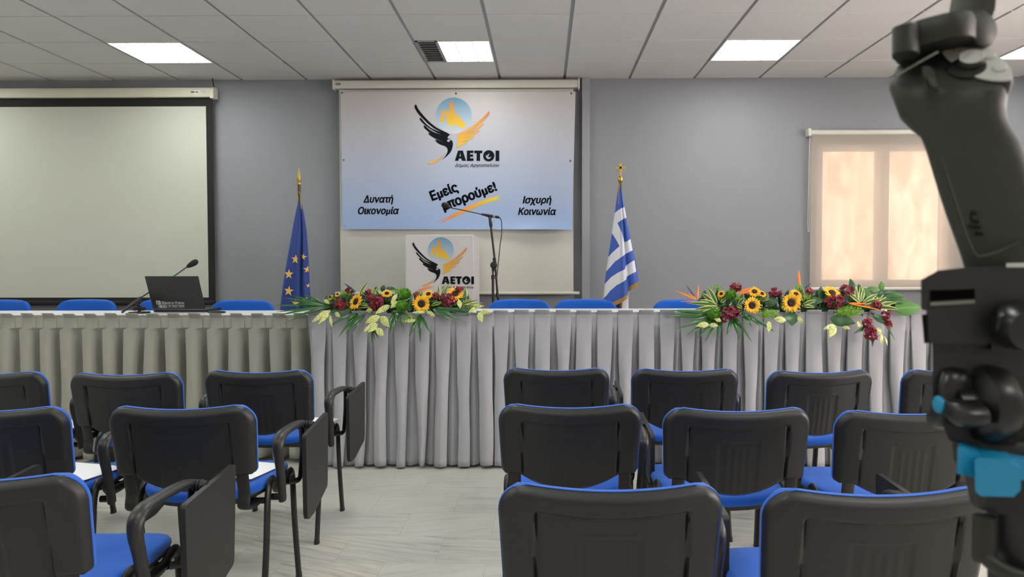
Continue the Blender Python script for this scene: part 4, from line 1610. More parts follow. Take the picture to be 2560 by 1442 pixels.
pg = at(1551, 470, YF)
gr = thing('greek_flag', 'blue and white striped flag with gold fringe draped right of the banner', 'flag', (pg.x, YF, .2))
ptop = at(1551, 456, YF).z
MB().lathe([(.001, .0), (.16, .0), (.16, .012), (.05, .03), (.02, .05), (.016, .06)], (pg.x, YF, .2), seg=28).build('flag_base', M['gold'], gr)
MB().tube([(pg.x, YF, .24), (pg.x, YF, ptop)], .0125, 14).build('pole', M['wood'], gr)
w = MB()
zc_ = at(1551, 448, YF).z
w.lathe([(.012, -.028), (.014, -.022), (.022, -.016), (.0255, 0), (.022, .014), (.012, .023), (.01, .026)], (pg.x, YF, zc_), seg=20)
w.span((pg.x - .010, YF - .007, zc_ + .02), (pg.x + .011, YF + .007, at(1551, 408, YF).z))
zx = at(1551, 419, YF).z
w.span((pg.x - .042, YF - .007, zx - .011), (pg.x + .042, YF + .007, zx + .010))
w.build('cross_finial', M['gold'], gr, bevel=.002)
w = MB()
w.tube([at(1549, 460, YF - .02), at(1547, 480, YF - .03), at(1547, 510, YF - .045)], .003, 6)
w.tube([at(1550, 458, YF - .02), at(1545, 470, YF - .02), at(1546, 480, YF - .02)], .003, 6)
w.build('cord', M['cord'], gr)
GL = [(290, 236), (380, 223), (510, 205), (690, 180), (780, 168), (900, 150), (1040, 130), (1150, 118), (1290, 104), (1345, 100)]
GR_ = [(290, 266), (380, 277), (460, 290), (560, 308), (660, 322), (750, 336), (850, 352), (940, 369), (1040, 384), (1150, 402), (1345, 424)]
botx = [(90, 1302), (104, 1305), (180, 1328), (250, 1295), (322, 1252), (326, 1200), (330, 1188), (402, 1148), (430, 1140)]
PATS = [[(190, 520), (205, 512), (245, 482), (300, 455), (320, 556), (305, 558), (262, 578), (226, 606), (262, 690), (288, 775), (318, 765), (345, 748), (365, 850), (355, 852), (295, 885), (250, 918), (205, 950), (172, 988), (130, 1038), (110, 1038), (135, 920), (150, 905), (180, 870), (244, 813), (215, 757), (180, 698), (165, 690)],
        [(100, 1160), (118, 1148), (170, 1090), (230, 1050), (290, 1020), (303, 988), (340, 960), (380, 938), (395, 1040), (345, 1065), (310, 1085), (302, 1112), (260, 1140), (215, 1165), (160, 1215), (100, 1290)]]
gf = [(.70, .05, .020), (.58, .08, -.014), (.88, .08, -.012), (.2, .15, .006)]
w, gpos = flag_cloth(GL, GR_, 290, 1345, 3.605, 1480, 390, YF - .01, gf, .042, 180, 330, PATS, lambda x: interp(botx, x))
gcl = w.build('flag_cloth', [M['flag_gr'], M['flag_white']], gr, angle=80)
w = MB()
n = 90
top, bot = [], []
for i in range(n + 1):
    u = .27 + .73 * i / n
    p = gpos(u, 1.0, False, .002)
    top.append(p + Vector((0, 0, .012)))
    bot.append(p + Vector((-.006, 0, -.032 + .004 * (i % 2))))
V = top + bot
w.add(V, [(i, i + 1, n + 2 + i, n + 1 + i) for i in range(n)])
w.add([v + Vector((0, .006, 0)) for v in V], [(i, n + 1 + i, n + 2 + i, i + 1) for i in range(n)])
w.build('fringe', M['fringe'], gcl, smooth=False)
# the rest of the cloth hanging lower, behind the fringe
L3 = [(1180, 190), (1290, 203), (1400, 205), (1900, 215)]
R3 = [(1180, 330), (1290, 328), (1400, 330), (1900, 335)]
w, _p = flag_cloth(L3, R3, 1180, 1800, 3.605, 1480, 390, YF + .03, [(.4, .1, .01)], .03, 100, 100, [[(252, 1200), (262, 1400), (275, 1900), (340, 1900), (340, 1180), (250, 1180)]])
w.build('lower_fold', [M['flag_gr'], M['flag_white']], gr, angle=80)

# ------------------------------------------------------------------ microphone stand
YS = 5.98
def zz(x, y, Y=YS):
    return at(1200 + x / 5.546, 520 + y / 5.546, Y)
mb = zz(180, 1330)
ms = thing('microphone_stand', 'black microphone stand with boom rising beside the lectern', 'microphone stand', (mb.x, YS, .2))
MB().lathe([(.001, 0), (.13, 0), (.13, .01), (.11, .018), (.03, .03), (.018, .06)], (mb.x, YS, .2), seg=28).build('stand_base', M['black_metal'], ms)
MB().tube([(mb.x, YS, .24), zz(180, 985)], .0105, 14).build('pole', M['black_metal'], ms)
w = MB()
w.tube([zz(180, 990), zz(180, 985), zz(180, 930), zz(180, 922)], [.010, .0145, .0145, .008], 16)
w.tube([zz(180, 925), zz(180, 855)], [.006, .009], 12)
w.build('collar', M['black_plastic'], ms)
w = MB()
w.lathe([(.001, -.024), (.024, -.022), (.029, -.01), (.029, .01), (.024, .022), (.001, .024)], zz(190, 790), (0, 1, 0), 24)
w.box(zz(203, 740), (.026, .026, .06), rot=(0, -.12, 0))
w.box(zz(190, 845), (.03, .024, .03))
w.build('boom_clutch', M['black_plastic'], ms, bevel=.003)
MB().tube([zz(243, 1190), zz(205, 720), zz(152, 260)], .0085, 12).build('boom', M['black_metal'], ms)
MB().tube([zz(236, 1165), zz(246, 1220), zz(264, 1282)], .0115, 12).build('boom_grip', M['black_plastic'], ms)
w = MB()
w.tube([zz(152, 270), zz(152, 240), zz(144, 190), zz(136, 150)], [.009, .0145, .013, .009], 14)
w.tube([zz(138, 160), zz(118, 120), zz(100, 112)], .006, 10)
w.tube([zz(138, 160), zz(156, 135), zz(162, 120)], .006, 10)
w.build('mount', M['black_plastic'], ms)
gm = thing('clip_microphone', 'thin black gooseneck microphone with red ring held by the boom stand', 'microphone', zz(110, 100))
MB().tube([zz(20, 84), zz(100, 100), zz(190, 114)], [.008, .0125, .011], 14).build('body', M['black_plastic'], gm)
MB().tube([zz(182, 112), zz(212, 118)], .0125, 14).build('silver_ring', M['metal_grey'], gm)
MB().tube([zz(212, 118), zz(250, 127), zz(272, 132)], [.011, .0105, .006], 12).build('plug', M['black_plastic'], gm)


def z5p(x, y, Y=YS):
    return at(1040 + x / 7.5875, 430 + y / 7.5875, Y)


MB().tube([z5p(1260, 806), z5p(960, 738), z5p(800, 706), z5p(700, 688), z5p(660, 672)], .004, 8, smooth=4).build('gooseneck', M['black_metal'], gm)
dv = z5p(560, 640) - z5p(660, 672)
MB().lathe([(.005, 0), (.012, .004), (.012, .014), (.008, .018)], z5p(655, 668), dv, 16).build('red_ring', M['red_mark'], gm)
MB().lathe([(.008, 0), (.019, .010), (.024, .03), (.0215, .05), (.012, .06), (.001, .063)], z5p(625, 655), dv, 20).build('windscreen', M['screen_black'], gm)
MB().tube([zz(270, 131), zz(290, 160), zz(301, 230), zz(297, 380), zz(278, 520), zz(262, 680), zz(248, 820), zz(230, 1000), zz(228, 1120), zz(246, 1310), zz(250, 1450), zz(255, 1700)], .0038, 8, up=(0, 1, 0), smooth=5).build('cable', M['black_metal'], gm)

# ------------------------------------------------------------------ flower arrangements
def leaf(w, p0, p1, width, bend=(0, 0, 0), n=8, shape='leaf', fold=.25, face=None, mi=0):
    p0, p1 = Vector(p0), Vector(p1)
    d = p1 - p0
    if d.length < 1e-4:
        return
    mid = (p0 + p1) / 2 + Vector(bend)
    face = Vector(face) if face else Vector((0, -1, .35))
    V, uv = [], []
    for i in range(n + 1):
        t = i / n
        c = p0 * (1 - t) ** 2 + mid * 2 * t * (1 - t) + p1 * t * t
        tan = ((mid - p0) * (1 - t) + (p1 - mid) * t).normalized()
        side = tan.cross(face)
        if side.length < 1e-3:
            side = Vector((1, 0, 0))
        side.normalize()
        nrm = side.cross(tan).normalized()
        if shape == 'blade':
            k = min(1, t * 5 + .35) * (1 - t ** 3) ** .9
        elif shape == 'petal':
            k = (math.sin(PI * min(1, t * .78 + .2)) ** .8) if t < .995 else .05
        else:
            k = max(.03, math.sin(PI * t ** .75) ** .85)
        h = width * .5 * k
        V += [c - side * h - nrm * (h * fold), c, c + side * h - nrm * (h * fold)]
        uv += [(0, t), (.5, t), (1, t)]
    F = []
    for i in range(n):
        a = i * 3
        F += [(a, a + 1, a + 4, a + 3), (a + 1, a + 2, a + 5, a + 4)]
    w.add(V, F, uv, mi)


def basis(nrm):
    nrm = Vector(nrm).normalized()
    a = Vector((0, 0, 1)).cross(nrm)
    if a.length < 1e-3:
        a = Vector((1, 0, 0))
    a.normalize()
    return nrm, a, nrm.cross(a)


def sunflower(root, c, r, nrm, rnd, squash=1.0):
    nrm, a, b = basis(nrm)
    c = Vector(c)
    w = MB()
    for ring, (cnt, rr, tilt) in enumerate(((21, 1.0, .12), (18, .86, .34))):
        for k in range(cnt):
            q = 2 * PI * (k + .5 * ring + rnd.uniform(-.2, .2)) / cnt
            d = a * math.cos(q) + b * math.sin(q)
            L_ = r * rr * rnd.uniform(.9, 1.08)
            tl = tilt + rnd.uniform(-.15, .2)
            p0 = c + d * r * .34 + nrm * (.004 * ring)
            p1 = c + d * L_ * math.cos(tl) + nrm * L_ * math.sin(tl) * .6
            leaf(w, p0, p1, r * rnd.uniform(.25, .31), nrm * (.10 * r * rnd.uniform(.2, 1.4)), 6, 'petal', .3, face=nrm)
    o = w.build('sunflower', M['petal'], root, angle=80, recalc=False)
    R_ = r * .39
    MB().lathe([(R_, -.004), (R_ * 1.0, .004), (R_ * .85, .010), (R_ * .5, .013), (R_ * .2, .010), (.0005, .009)], c, nrm, 28).build('seed_disc', M['seed'], o)
    w = MB()
    for k in range(14):
        q = 2 * PI * k / 14
        d = a * math.cos(q) + b * math.sin(q)
        leaf(w, c - nrm * .008 + d * r * .2, c - nrm * .006 + d * r * .85, r * .3, (0, 0, 0), 4, 'leaf', .2, face=nrm)
    w.tube([c - nrm * .006, c - nrm * .06], .005, 8)
    w.build('sepals', M['mid_leaf'], o, angle=80, recalc=False)


def red_cluster(root, c, rx, rz, rnd, n=26):
    w = MB()
    c = Vector(c)
    for k in range(n):
        t = rnd.random() ** .5
        a = rnd.uniform(0, 2 * PI)
        p = c + Vector((rx * t * math.cos(a), -.02 * (1 - t * t) + rnd.uniform(-.01, .01), rz * t * math.sin(a)))
        nr = Vector((math.cos(a) * t * 1.1, -1 + .4 * t, math.sin(a) * t * 1.1 + .2)) + Vector([rnd.uniform(-.4, .4) for _ in range(3)])
        nr, u, v = basis(nr)
        s = rnd.uniform(.012, .018)
        for q in range(5):
            an = 2 * PI * q / 5 + k
            d = u * math.cos(an) + v * math.sin(an)
            leaf(w, p, p + d * s + nr * s * rnd.uniform(.1, .6), s * .8, nr * s * .2, 3, 'petal', .3, face=nr)
    for k in range(10):
        a = rnd.uniform(0, 2 * PI)
        p = c + Vector((rx * .7 * math.cos(a), .012, rz * .7 * math.sin(a)))
        w.lathe([(.001, -.006), (.007, 0), (.001, .008)], p, (0, -1, .3), 6)
    w.build('red_blossom', M['red_flower'], root, angle=80, recalc=False)


def puff(root, c, r, rnd, n=420):
    w = MB()
    c = Vector(c)
    w.lathe([(.001, -r * .75), (r * .55, -r * .5), (r * .75, 0), (r * .55, r * .5), (.001, r * .75)], c, (0, 0, 1), 14)
    for k in range(n):
        d = Vector((rnd.gauss(0, 1), rnd.gauss(0, 1), rnd.gauss(0, 1))).normalized()
        if d.y > .5:
            continue
        e = c + d * r * rnd.uniform(.9, 1.05) + Vector([rnd.uniform(-.1, .1) * r for _ in range(3)])
        leaf(w, c + d * r * .6, e, r * .13, (0, 0, 0), 2, 'leaf', .2, face=Vector((-d.y, d.x, .3)))
    w.build('green_pompon', M['puff'], root, angle=80, recalc=False)


def spray(root, c, rx, ry, rz, rnd, n=320):
    w = MB()
    c = Vector(c)
    for k in range(n):
        d = Vector((rnd.gauss(0, 1), rnd.gauss(0, 1), rnd.gauss(0, 1))).normalized() * rnd.uniform(.3, 1) ** .5
        p = c + Vector((d.x * rx, d.y * ry, d.z * rz))
        e = p + Vector((rnd.uniform(-1, 1), rnd.uniform(-1.2, .3), rnd.uniform(-.3, 1.2))) * .013
        leaf(w, p, e, .005, (0, 0, 0), 2, 'leaf', .2)
        leaf(w, c + (p - c) * .3, p, .0015, (0, 0, 0), 2, 'blade', 0)
    w.build('lime_spray', M['moss'], root, angle=80, recalc=False)


def arrangement(label, s, ox, oy, Y0, spec, seed, span):
    rnd = random.Random(seed)

    def yy(py, d=0.0):
        return Y0 - .005 + max(-.06, min(.10, (785 - py) * .0013)) + d

    def A(x, y, d=0.0):
        py = oy + y / s
        return at(ox + x / s, py, yy(py, d))
    m = 1 / s * Y0 / FPX                       # tracing pixels to metres
    c0 = A((span[0] + span[1]) / 2, 420)
    root = thing('flower_arrangement', label, 'flower arrangement', (c0.x, Y0 + .07, .964))
    xa_, xb_ = A(span[0] + 120, 400).x, A(span[1] - 120, 400).x
    MB().span((xa_, Y0 + .05, .963), (xb_, Y0 + .17, 1.005)).build('foam_tray', M['foam'], root, bevel=.012)
    # filler foliage
    w = MB()
    for k in range(spec.get('fill', 210)):
        x = rnd.uniform(span[0], span[1])
        y = rnd.uniform(spec['fy'][0], spec['fy'][1])
        p0 = A(x + rnd.uniform(-60, 60), 360 + rnd.uniform(-40, 40), .045 + rnd.uniform(0, .05))
        p1 = A(x, y, rnd.uniform(.0, .06))
        d_ = p1 - p0
        if d_.length > .11:
            p1 = p0 + d_ * (.11 / d_.length)
        leaf(w, p0, p1, rnd.uniform(.018, .036), (0, -.012, .012), 5, 'leaf', .3, face=(rnd.uniform(-.5, .5), -1, rnd.uniform(0, .8)), mi=rnd.choice((0, 0, 1)))
    tag(w.build('foliage', [M['dark_leaf'], M['mid_leaf']], root, angle=80, recalc=False), kind='stuff')
    for base, tips, wd in spec['palm']:
        w = MB()
        for tx, ty in tips:
            p0, p1 = A(base[0], base[1], .0), A(tx, ty, -.045 + rnd.uniform(-.01, .01))
            leaf(w, p0, p1, wd * .8 * m, Vector((0, -.03, .02)) * rnd.uniform(.5, 1.3), 10, 'blade', .35, face=(rnd.uniform(-.3, .3), -1, rnd.uniform(.2, .7)))
        w.build('palm_frond', M['palm'], root, angle=80, recalc=False)
    for tips_, wd in spec['stripe']:
        w = MB()
        for (bx, by, tx, ty) in tips_:
            leaf(w, A(bx, by, -.02), A(tx, ty, -.035), wd * .78 * m, Vector((0, -.015, .012)), 9, 'leaf', .3, face=(rnd.uniform(-.3, .3), -1, rnd.uniform(0, .5)))
        w.build('striped_leaves', M['stripe'], root, angle=80, recalc=False)
    for (bx, by, tx, ty, wd) in spec['speck']:
        w = MB()
        leaf(w, A(bx, by, -.05), A(tx, ty, -.062), wd * .78 * m, Vector((0, -.012, .006)), 9, 'leaf', .22, face=(rnd.uniform(-.3, .3), -1, rnd.uniform(0, .4)))
        w.build('speckled_leaf', M['speck'], root, angle=80, recalc=False)
    for (bx, by, tx, ty, wd, mm) in spec['broad']:
        w = MB()
        leaf(w, A(bx, by, -.02), A(tx, ty, -.035), wd * m, Vector((0, -.015, .012)), 10, 'leaf', .2, face=(rnd.uniform(-.2, .2), -1, .35))
        w.build('broad_leaf', M[mm], root, angle=80, recalc=False)
    for (x, y, r, nx, nz) in spec['sun']:
        sunflower(root, A(x, y, -.055), r * m, (nx, -1, nz), rnd)
    for (x, y, rx, rz, n) in spec['red']:
        red_cluster(root, A(x, y, -.05), rx * m, rz * m, rnd, n)
    for (x, y, r) in spec['puff']:
        puff(root, A(x, y, -.06), r * m, rnd)
    for (x, y, rx, rz, n) in spec['spray']:
        spray(root, A(x, y, -.045), rx * m, .03, rz * m, rnd, n)
    for seps in spec['bird']:
        w = MB()
        for (bx, by, tx, ty, wd, mi) in seps:
            leaf(w, A(bx, by, -.05), A(tx, ty, -.065), wd * .66 * m, Vector((0, -.008, .006)), 8, 'leaf', .55, face=(.2, -1, .2), mi=mi)
        w.build('bird_of_paradise', [M['bird_orange'], M['bird_blue'], M['bird_bract']], root, angle=80, recalc=False)
    return root


LEFT = dict(fy=(160, 430), fill=300,
    sun=[(1680, 295, 100, .05, .05), (985, 275, 98, -.75, .55), (2040, 190, 92, .2, .75), (1310, 190, 62, .1, 1.2), (1755, 195, 62, -.1, 1.0), (715, 230, 36, -.9, .8), (788, 200, 32, -.4, 1.2)],
    red=[(812, 305, 72, 42, 26), (1205, 285, 76, 62, 34), (915, 152, 36, 28, 12), (1965, 250, 82, 66, 36), (1112, 165, 26, 16, 7), (2090, 140, 42, 22, 10), (1620, 205, 30, 20, 7), (1830, 215, 34, 26, 9), (1150, 235, 34, 30, 10)],
    puff=[(1510, 190, 68), (1470, 318, 70)],
    spray=[(870, 180, 70, 30, 70), (1170, 185, 40, 40, 60), (1440, 165, 70, 36, 80), (1560, 470, 90, 40, 60), (1640, 200, 50, 30, 60)],
    palm=[((700, 330), [(215, 232), (110, 315), (118, 385), (132, 430), (210, 505), (290, 202), (300, 445), (420, 190), (250, 265), (330, 300), (420, 420)], 36),
          ((1000, 400), [(700, 540), (790, 660), (872, 620), (900, 470), (860, 560)], 46),
          ((1150, 540), [(1152, 730), (1185, 682), (1222, 668), (1170, 640)], 30),
          ((1420, 370), [(1412, 495), (1336, 640), (1620, 505), (1300, 560), (1480, 560), (1380, 600)], 50),
          ((1660, 420), [(1545, 660), (1670, 712), (1785, 612), (1600, 560)], 50),
          ((1800, 350), [(1985, 482), (2160, 490), (2040, 440), (2185, 380), (1900, 430), (2080, 470)], 48),
          ((1080, 400), [(870, 620), (950, 600), (1010, 520)], 40)],
    stripe=[([(1020, 195, 1115, 58), (1090, 210, 1030, 160)], 42), ([(1205, 210, 1222, 108), (1230, 210, 1190, 150)], 42), ([(1870, 240, 1858, 90), (1885, 240, 1938, 92), (1890, 240, 1992, 62), (1880, 240, 1840, 150), (1890, 250, 1960, 150)], 36),
            ([(2140, 275, 2152, 118)], 70), ([(2110, 325, 2335, 285), (2100, 310, 2285, 258), (2110, 320, 2260, 330), (2100, 300, 2230, 250)], 34), ([(960, 320, 1130, 300), (980, 330, 1140, 335)], 46), ([(1780, 320, 1915, 280)], 44)],
    speck=[(1240, 430, 1080, 505, 100), (1245, 430, 1335, 545, 110), (1215, 510, 1062, 592, 90), (1200, 555, 1275, 640, 90), (1210, 545, 1105, 600, 50), (700, 365, 512, 492, 80), (695, 395, 580, 515, 60), (700, 415, 728, 552, 46), (755, 390, 815, 440, 60),
           (1345, 312, 1185, 402, 86), (1440, 270, 1350, 342, 80), (1425, 185, 1352, 300, 60), (1735, 380, 1828, 430, 60), (1720, 385, 1570, 392, 40), (2225, 335, 2350, 322, 56), (2270, 345, 2180, 390, 60), (2290, 385, 2325, 498, 80), (2300, 390, 2432, 388, 70), (2080, 250, 2095, 348, 70), (640, 255, 700, 300, 50), (1620, 470, 1480, 490, 50)],
    broad=[(920, 370, 700, 385, 90, 'dark_leaf'), (1260, 170, 1285, 95, 60, 'dark_leaf'), (1300, 130, 1420, 150, 40, 'dark_leaf'), (650, 260, 720, 290, 70, 'mid_leaf'), (1960, 310, 2190, 215, 50, 'dark_leaf'), (1760, 240, 1850, 270, 80, 'mid_leaf'), (830, 210, 900, 230, 60, 'dark_leaf'), (1210, 160, 1205, 110, 50, 'dark_leaf'), (2230, 370, 1960, 370, 60, 'palm'), (1130, 400, 1110, 340, 70, 'speck')],
    bird=[[(1610, 170, 1825, 103, 40, 2), (1650, 165, 1790, 120, 22, 0)], [(985, 175, 848, 72, 34, 1), (970, 190, 920, 110, 20, 1)]])
RIGHT = dict(fy=(170, 470), fill=310,
    sun=[(828, 350, 86, .05, .05), (1197, 325, 98, 0, .02), (850, 225, 68, -.1, 1.1), (1580, 235, 86, .2, 1.0), (540, 245, 40, -.5, .8), (1240, 250, 62, .3, .9), (920, 245, 48, .4, 1.1)],
    red=[(628, 420, 78, 50, 36), (678, 182, 54, 36, 20), (1040, 230, 62, 40, 22), (1612, 310, 88, 62, 44), (1720, 205, 54, 40, 22), (1362, 225, 30, 26, 10), (1915, 520, 40, 42, 16), (1940, 580, 52, 48, 20), (1955, 640, 46, 34, 14), (2085, 440, 40, 40, 14), (2000, 345, 46, 30, 14), (565, 475, 30, 30, 9), (2110, 520, 24, 26, 7)],
    puff=[(627, 248, 56), (470, 430, 64)],
    spray=[(990, 435, 110, 50, 200), (1740, 415, 145, 55, 320), (1268, 200, 40, 40, 70), (490, 190, 42, 26, 60), (1350, 270, 42, 40, 70), (690, 280, 36, 24, 50)],
    palm=[((540, 450), [(40, 435), (60, 400), (118, 575), (200, 640), (315, 662), (385, 702), (500, 670), (240, 500), (70, 460)], 52),
          ((640, 460), [(590, 632), (712, 682), (830, 700), (760, 590)], 46), ((720, 430), [(1040, 602), (985, 565), (900, 545), (830, 560), (940, 520), (820, 500)], 44),
          ((1960, 540), [(1960, 745), (1780, 620)], 50), ((1930, 300), [(2290, 270), (2270, 305), (2210, 235), (2130, 215), (2250, 335), (2060, 200)], 46)],
    stripe=[([(500, 345, 405, 172), (530, 310, 520, 215), (480, 350, 340, 228)], 58), ([(510, 350, 208, 332), (520, 370, 280, 392), (530, 385, 290, 447), (500, 350, 330, 300)], 50), ([(530, 330, 590, 290), (700, 340, 765, 278), (680, 350, 740, 385)], 44),
            ([(1312, 320, 1285, 138), (1305, 345, 1458, 302), (1310, 360, 1420, 372), (1300, 300, 1260, 150)], 44),
            ([(1850, 330, 1702, 212), (1820, 320, 1800, 180), (1850, 320, 1852, 150), (1860, 320, 1882, 182), (1870, 330, 2030, 238), (1880, 335, 2062, 292), (1890, 350, 2100, 352)], 52),
            ([(2000, 360, 2205, 322), (2010, 370, 2212, 392), (2010, 340, 2160, 262), (1990, 330, 2080, 215), (2000, 300, 2190, 280)], 52), ([(880, 300, 960, 230), (900, 310, 1000, 290)], 40)],
    speck=[(425, 530, 300, 545, 70), (425, 535, 512, 545, 60), (1150, 490, 1032, 480, 80), (1255, 460, 1305, 525, 50), (1610, 540, 1500, 575, 60), (1615, 540, 1555, 655, 90), (990, 500, 985, 605, 60), (1680, 555, 1755, 575, 44), (2020, 560, 2032, 625, 60), (2050, 620, 2042, 722, 46), (1835, 500, 1830, 558, 50), (2075, 640, 2105, 735, 26), (540, 500, 470, 480, 50)],
    broad=[(1195, 410, 1205, 545, 130, 'dark_leaf'), (1560, 470, 1800, 520, 130, 'dark_leaf'), (2040, 225, 2048, 122, 56, 'bright_leaf'), (2165, 385, 2435, 375, 150, 'bright_leaf'), (1960, 440, 2125, 545, 70, 'dark_leaf'), (2080, 530, 2178, 695, 14, 'dark_leaf'), (1780, 230, 1750, 98, 60, 'dark_leaf'), (1840, 215, 1830, 150, 40, 'dark_leaf'), (2060, 250, 2280, 285, 90, 'mid_leaf'), (1470, 290, 1480, 170, 60, 'dark_leaf'), (1330, 330, 1520, 300, 80, 'dark_leaf'), (950, 340, 1080, 300, 90, 'dark_leaf'), (2100, 530, 2150, 520, 60, 'dark_leaf'), (1960, 330, 1880, 180, 60, 'mid_leaf'), (2050, 220, 1900, 190, 60, 'mid_leaf')],
    bird=[[(310, 305, 108, 213, 30, 0), (300, 290, 203, 155, 22, 1), (318, 300, 326, 153, 30, 0), (320, 315, 150, 316, 18, 2), (310, 300, 230, 240, 24, 0)], [(690, 238, 842, 182, 34, 0), (700, 245, 860, 215, 30, 0), (760, 240, 880, 230, 30, 0)], [(1280, 170, 1265, 12, 44, 0), (1320, 200, 1390, 140, 14, 1)],
          [(1735, 330, 1935, 342, 26, 0), (1740, 335, 2060, 402, 24, 0), (1745, 330, 1690, 300, 20, 1)]])
arrangement('long sunflower and palm leaf arrangement left on the table, before the lectern', 4.2667, 660, 690, 4.655, LEFT, 11, (640, 2200))
arrangement('long sunflower and striped leaf arrangement right on the table, below the window', 3.765, 1660, 670, 4.63, RIGHT, 12, (330, 2200))

# ------------------------------------------------------------------ tripod and phone gimbal, close to the camera
YG = 0.42


def G(px, py, d=0.0):
    return at(px, py, YG + d)


K = YG / FPX                                     # one pixel in metres at that depth
TH = math.radians(30.6)                          # tripod head and gimbal are turned to face the camera
AX, AY = Vector((math.cos(TH), -math.sin(TH), 0)), Vector((math.sin(TH), math.cos(TH), 0))


def rring(cpx, cpy, hw, dep, e=3.2, d=0.0, n=32, tilt=0.0):
    """rounded cross-section, half width in px, half depth in metres; tilt lowers its right side"""
    c = G(cpx, cpy, d)
    out = []
    for k in range(n):
        a = 2 * PI * k / n
        x = hw * K * math.copysign(abs(math.cos(a)) ** (2 / e), math.cos(a))
        y = dep * math.copysign(abs(math.sin(a)) ** (2 / e), math.sin(a))
        out.append(c + AX * (x * math.cos(TH)) + AY * y + Vector((0, 0, -x * tilt)))
    return out


tcol = G(2562, 1400)
tp = thing('camera_tripod', 'black tripod with blue lever, close to the camera at the right edge', 'tripod', (tcol.x, YG, 0))
w = MB()
w.loft([rring(2560, 1245, 128, .024), rring(2562, 1268, 96, .022), rring(2562, 1700, 92, .022)])
w.tube([G(2562, 1690), (tcol.x, YG, .62)], .021, 20)
w.build('column', M['tripod'], tp)
w = MB()
w.tube([G(2462, 1290, -.012), G(2460, 1400, -.012)], .0062, 10)
w.tube([G(2458, 1388, -.014), G(2500, 1420, -.018), G(2570, 1445, -.02), G(2640, 1448, -.018)], .0042, 10, smooth=4)
w.build('collar', M['gimbal_dark'], tp)
MB().lathe([(.03, 0), (.036, .01), (.036, .06), (.026, .075)], (tcol.x, YG, .575), seg=24).build('hub', M['tripod'], tp)
for k in range(3):
    a = math.radians(90 + 120 * k)
    dx, dy = math.cos(a), math.sin(a)
    lg = MB().tube([(tcol.x + .03 * dx, YG + .03 * dy, .60), (tcol.x + .2 * dx, YG + .2 * dy, .30), (tcol.x + .36 * dx, YG + .36 * dy, .012)], [.014, .012, .009], 14).build('leg', M['tripod'], tp)
    MB().lathe([(.008, 0), (.013, .0), (.012, .02), (.009, .025)], (tcol.x + .365 * dx, YG + .365 * dy, 0), seg=14).build('rubber_foot', M['black_plastic'], lg)
# head block with the slot and the phone clamp plate
w = MB()
hd = [(2302, 700), (2345, 676), (2420, 668), (2640, 660), (2640, 880), (2480, 880), (2478, 858), (2322, 858), (2318, 776), (2303, 776)]
w.poly(hd, lambda p: G(p[0], p[1], -.018), thick=AY * .04)
clamp = w.build('head_block', M['tripod'], tp, smooth=False, bevel=.0015)
MB().poly([(2326, 726), (2437, 722), (2437, 746), (2326, 752)], lambda p: G(p[0], p[1], -.0185), thick=AY * .004).build('slot', M['void'], clamp, smooth=False)  # flush dark plate; the slot's inner shade is painted, not recessed
MB().poly([(2326, 756), (2437, 750), (2437, 758), (2326, 764)], lambda p: G(p[0], p[1], -.0195), thick=AY * .004).build('slot_lip', M['gimbal_arm'], clamp, smooth=False, bevel=.0005)
MB().poly([(2516, 658), (2640, 655), (2640, 668), (2516, 668)], lambda p: G(p[0], p[1], -.019), thick=AY * .03).build('top_plate', M['panel_grey'], clamp, smooth=False, bevel=.0005)
w = MB()
w.poly([(2304, 786), (2330, 784), (2332, 858), (2310, 858)], lambda p: G(p[0], p[1], -.014), thick=AY * .03)
w.build('clamp_jaw', M['tripod'], clamp, bevel=.003)
w = MB()
w.poly([(2330, 850), (2640, 850), (2640, 1120), (2470, 1130), (2372, 1100), (2332, 1000)], lambda p: G(p[0], p[1], -.012), thick=AY * .034)
body = w.build('head_body', M['tripod'], tp, smooth=False, bevel=.003)
w = MB()
w.poly([(2340, 854), (2480, 854), (2480, 862), (2340, 862)], lambda p: G(p[0], p[1], -.016), thick=AY * .006)
w.build('lower_lip', M['gimbal_dark'], body, smooth=False, bevel=.0005)
# tightening lever at right
w = MB()
w.tube([G(2490, 800, -.022), G(2540, 805, -.026), G(2600, 800, -.026)], [.008, .011, .010], 14)
w.lathe([(.001, -.012), (.011, -.009), (.014, 0), (.011, .009), (.001, .012)], G(2550, 812, -.026), (0, 1, 0.2), 18)
w.build('side_lever', M['tripod_gloss'], tp)
# pan lock: round dial with a lobed knob pointing at the camera
ax_ = (AX * -.8 - AY * .6).normalized()
kc = G(2458, 1008, -.012)
w = MB()
w.lathe([(.016, -.010), (.0205, -.008), (.0215, .000), (.0195, .005), (.0135, .007), (.0095, .008), (.0095, .018)], kc, ax_, 36)
w.build('dial', M['tripod_gloss'], tp)
kn = kc + ax_ * .015
_, ka, kb = basis(ax_)
w = MB()
n = 72
rings = []
for h, q in ((-.008, .7), (-.005, .95), (.003, 1.0), (.008, .92), (.010, .72), (.0105, .4)):
    rings.append([kn + ax_ * h + (ka * math.cos(a) + kb * math.sin(a)) * (q * (.0135 + .0075 * math.cos(3 * (a + .28)))) for a in (2 * PI * k / n for k in range(n))])
w.loft(rings)
knob = w.build('lobed_knob', M['tripod_gloss'], tp)
MB().lathe([(.0001, .009), (.0046, .009), (.0046, .0116), (.004, .012), (.0001, .012)], kn, ax_, 24).build('blue_cap', M['blue_clip'], knob)
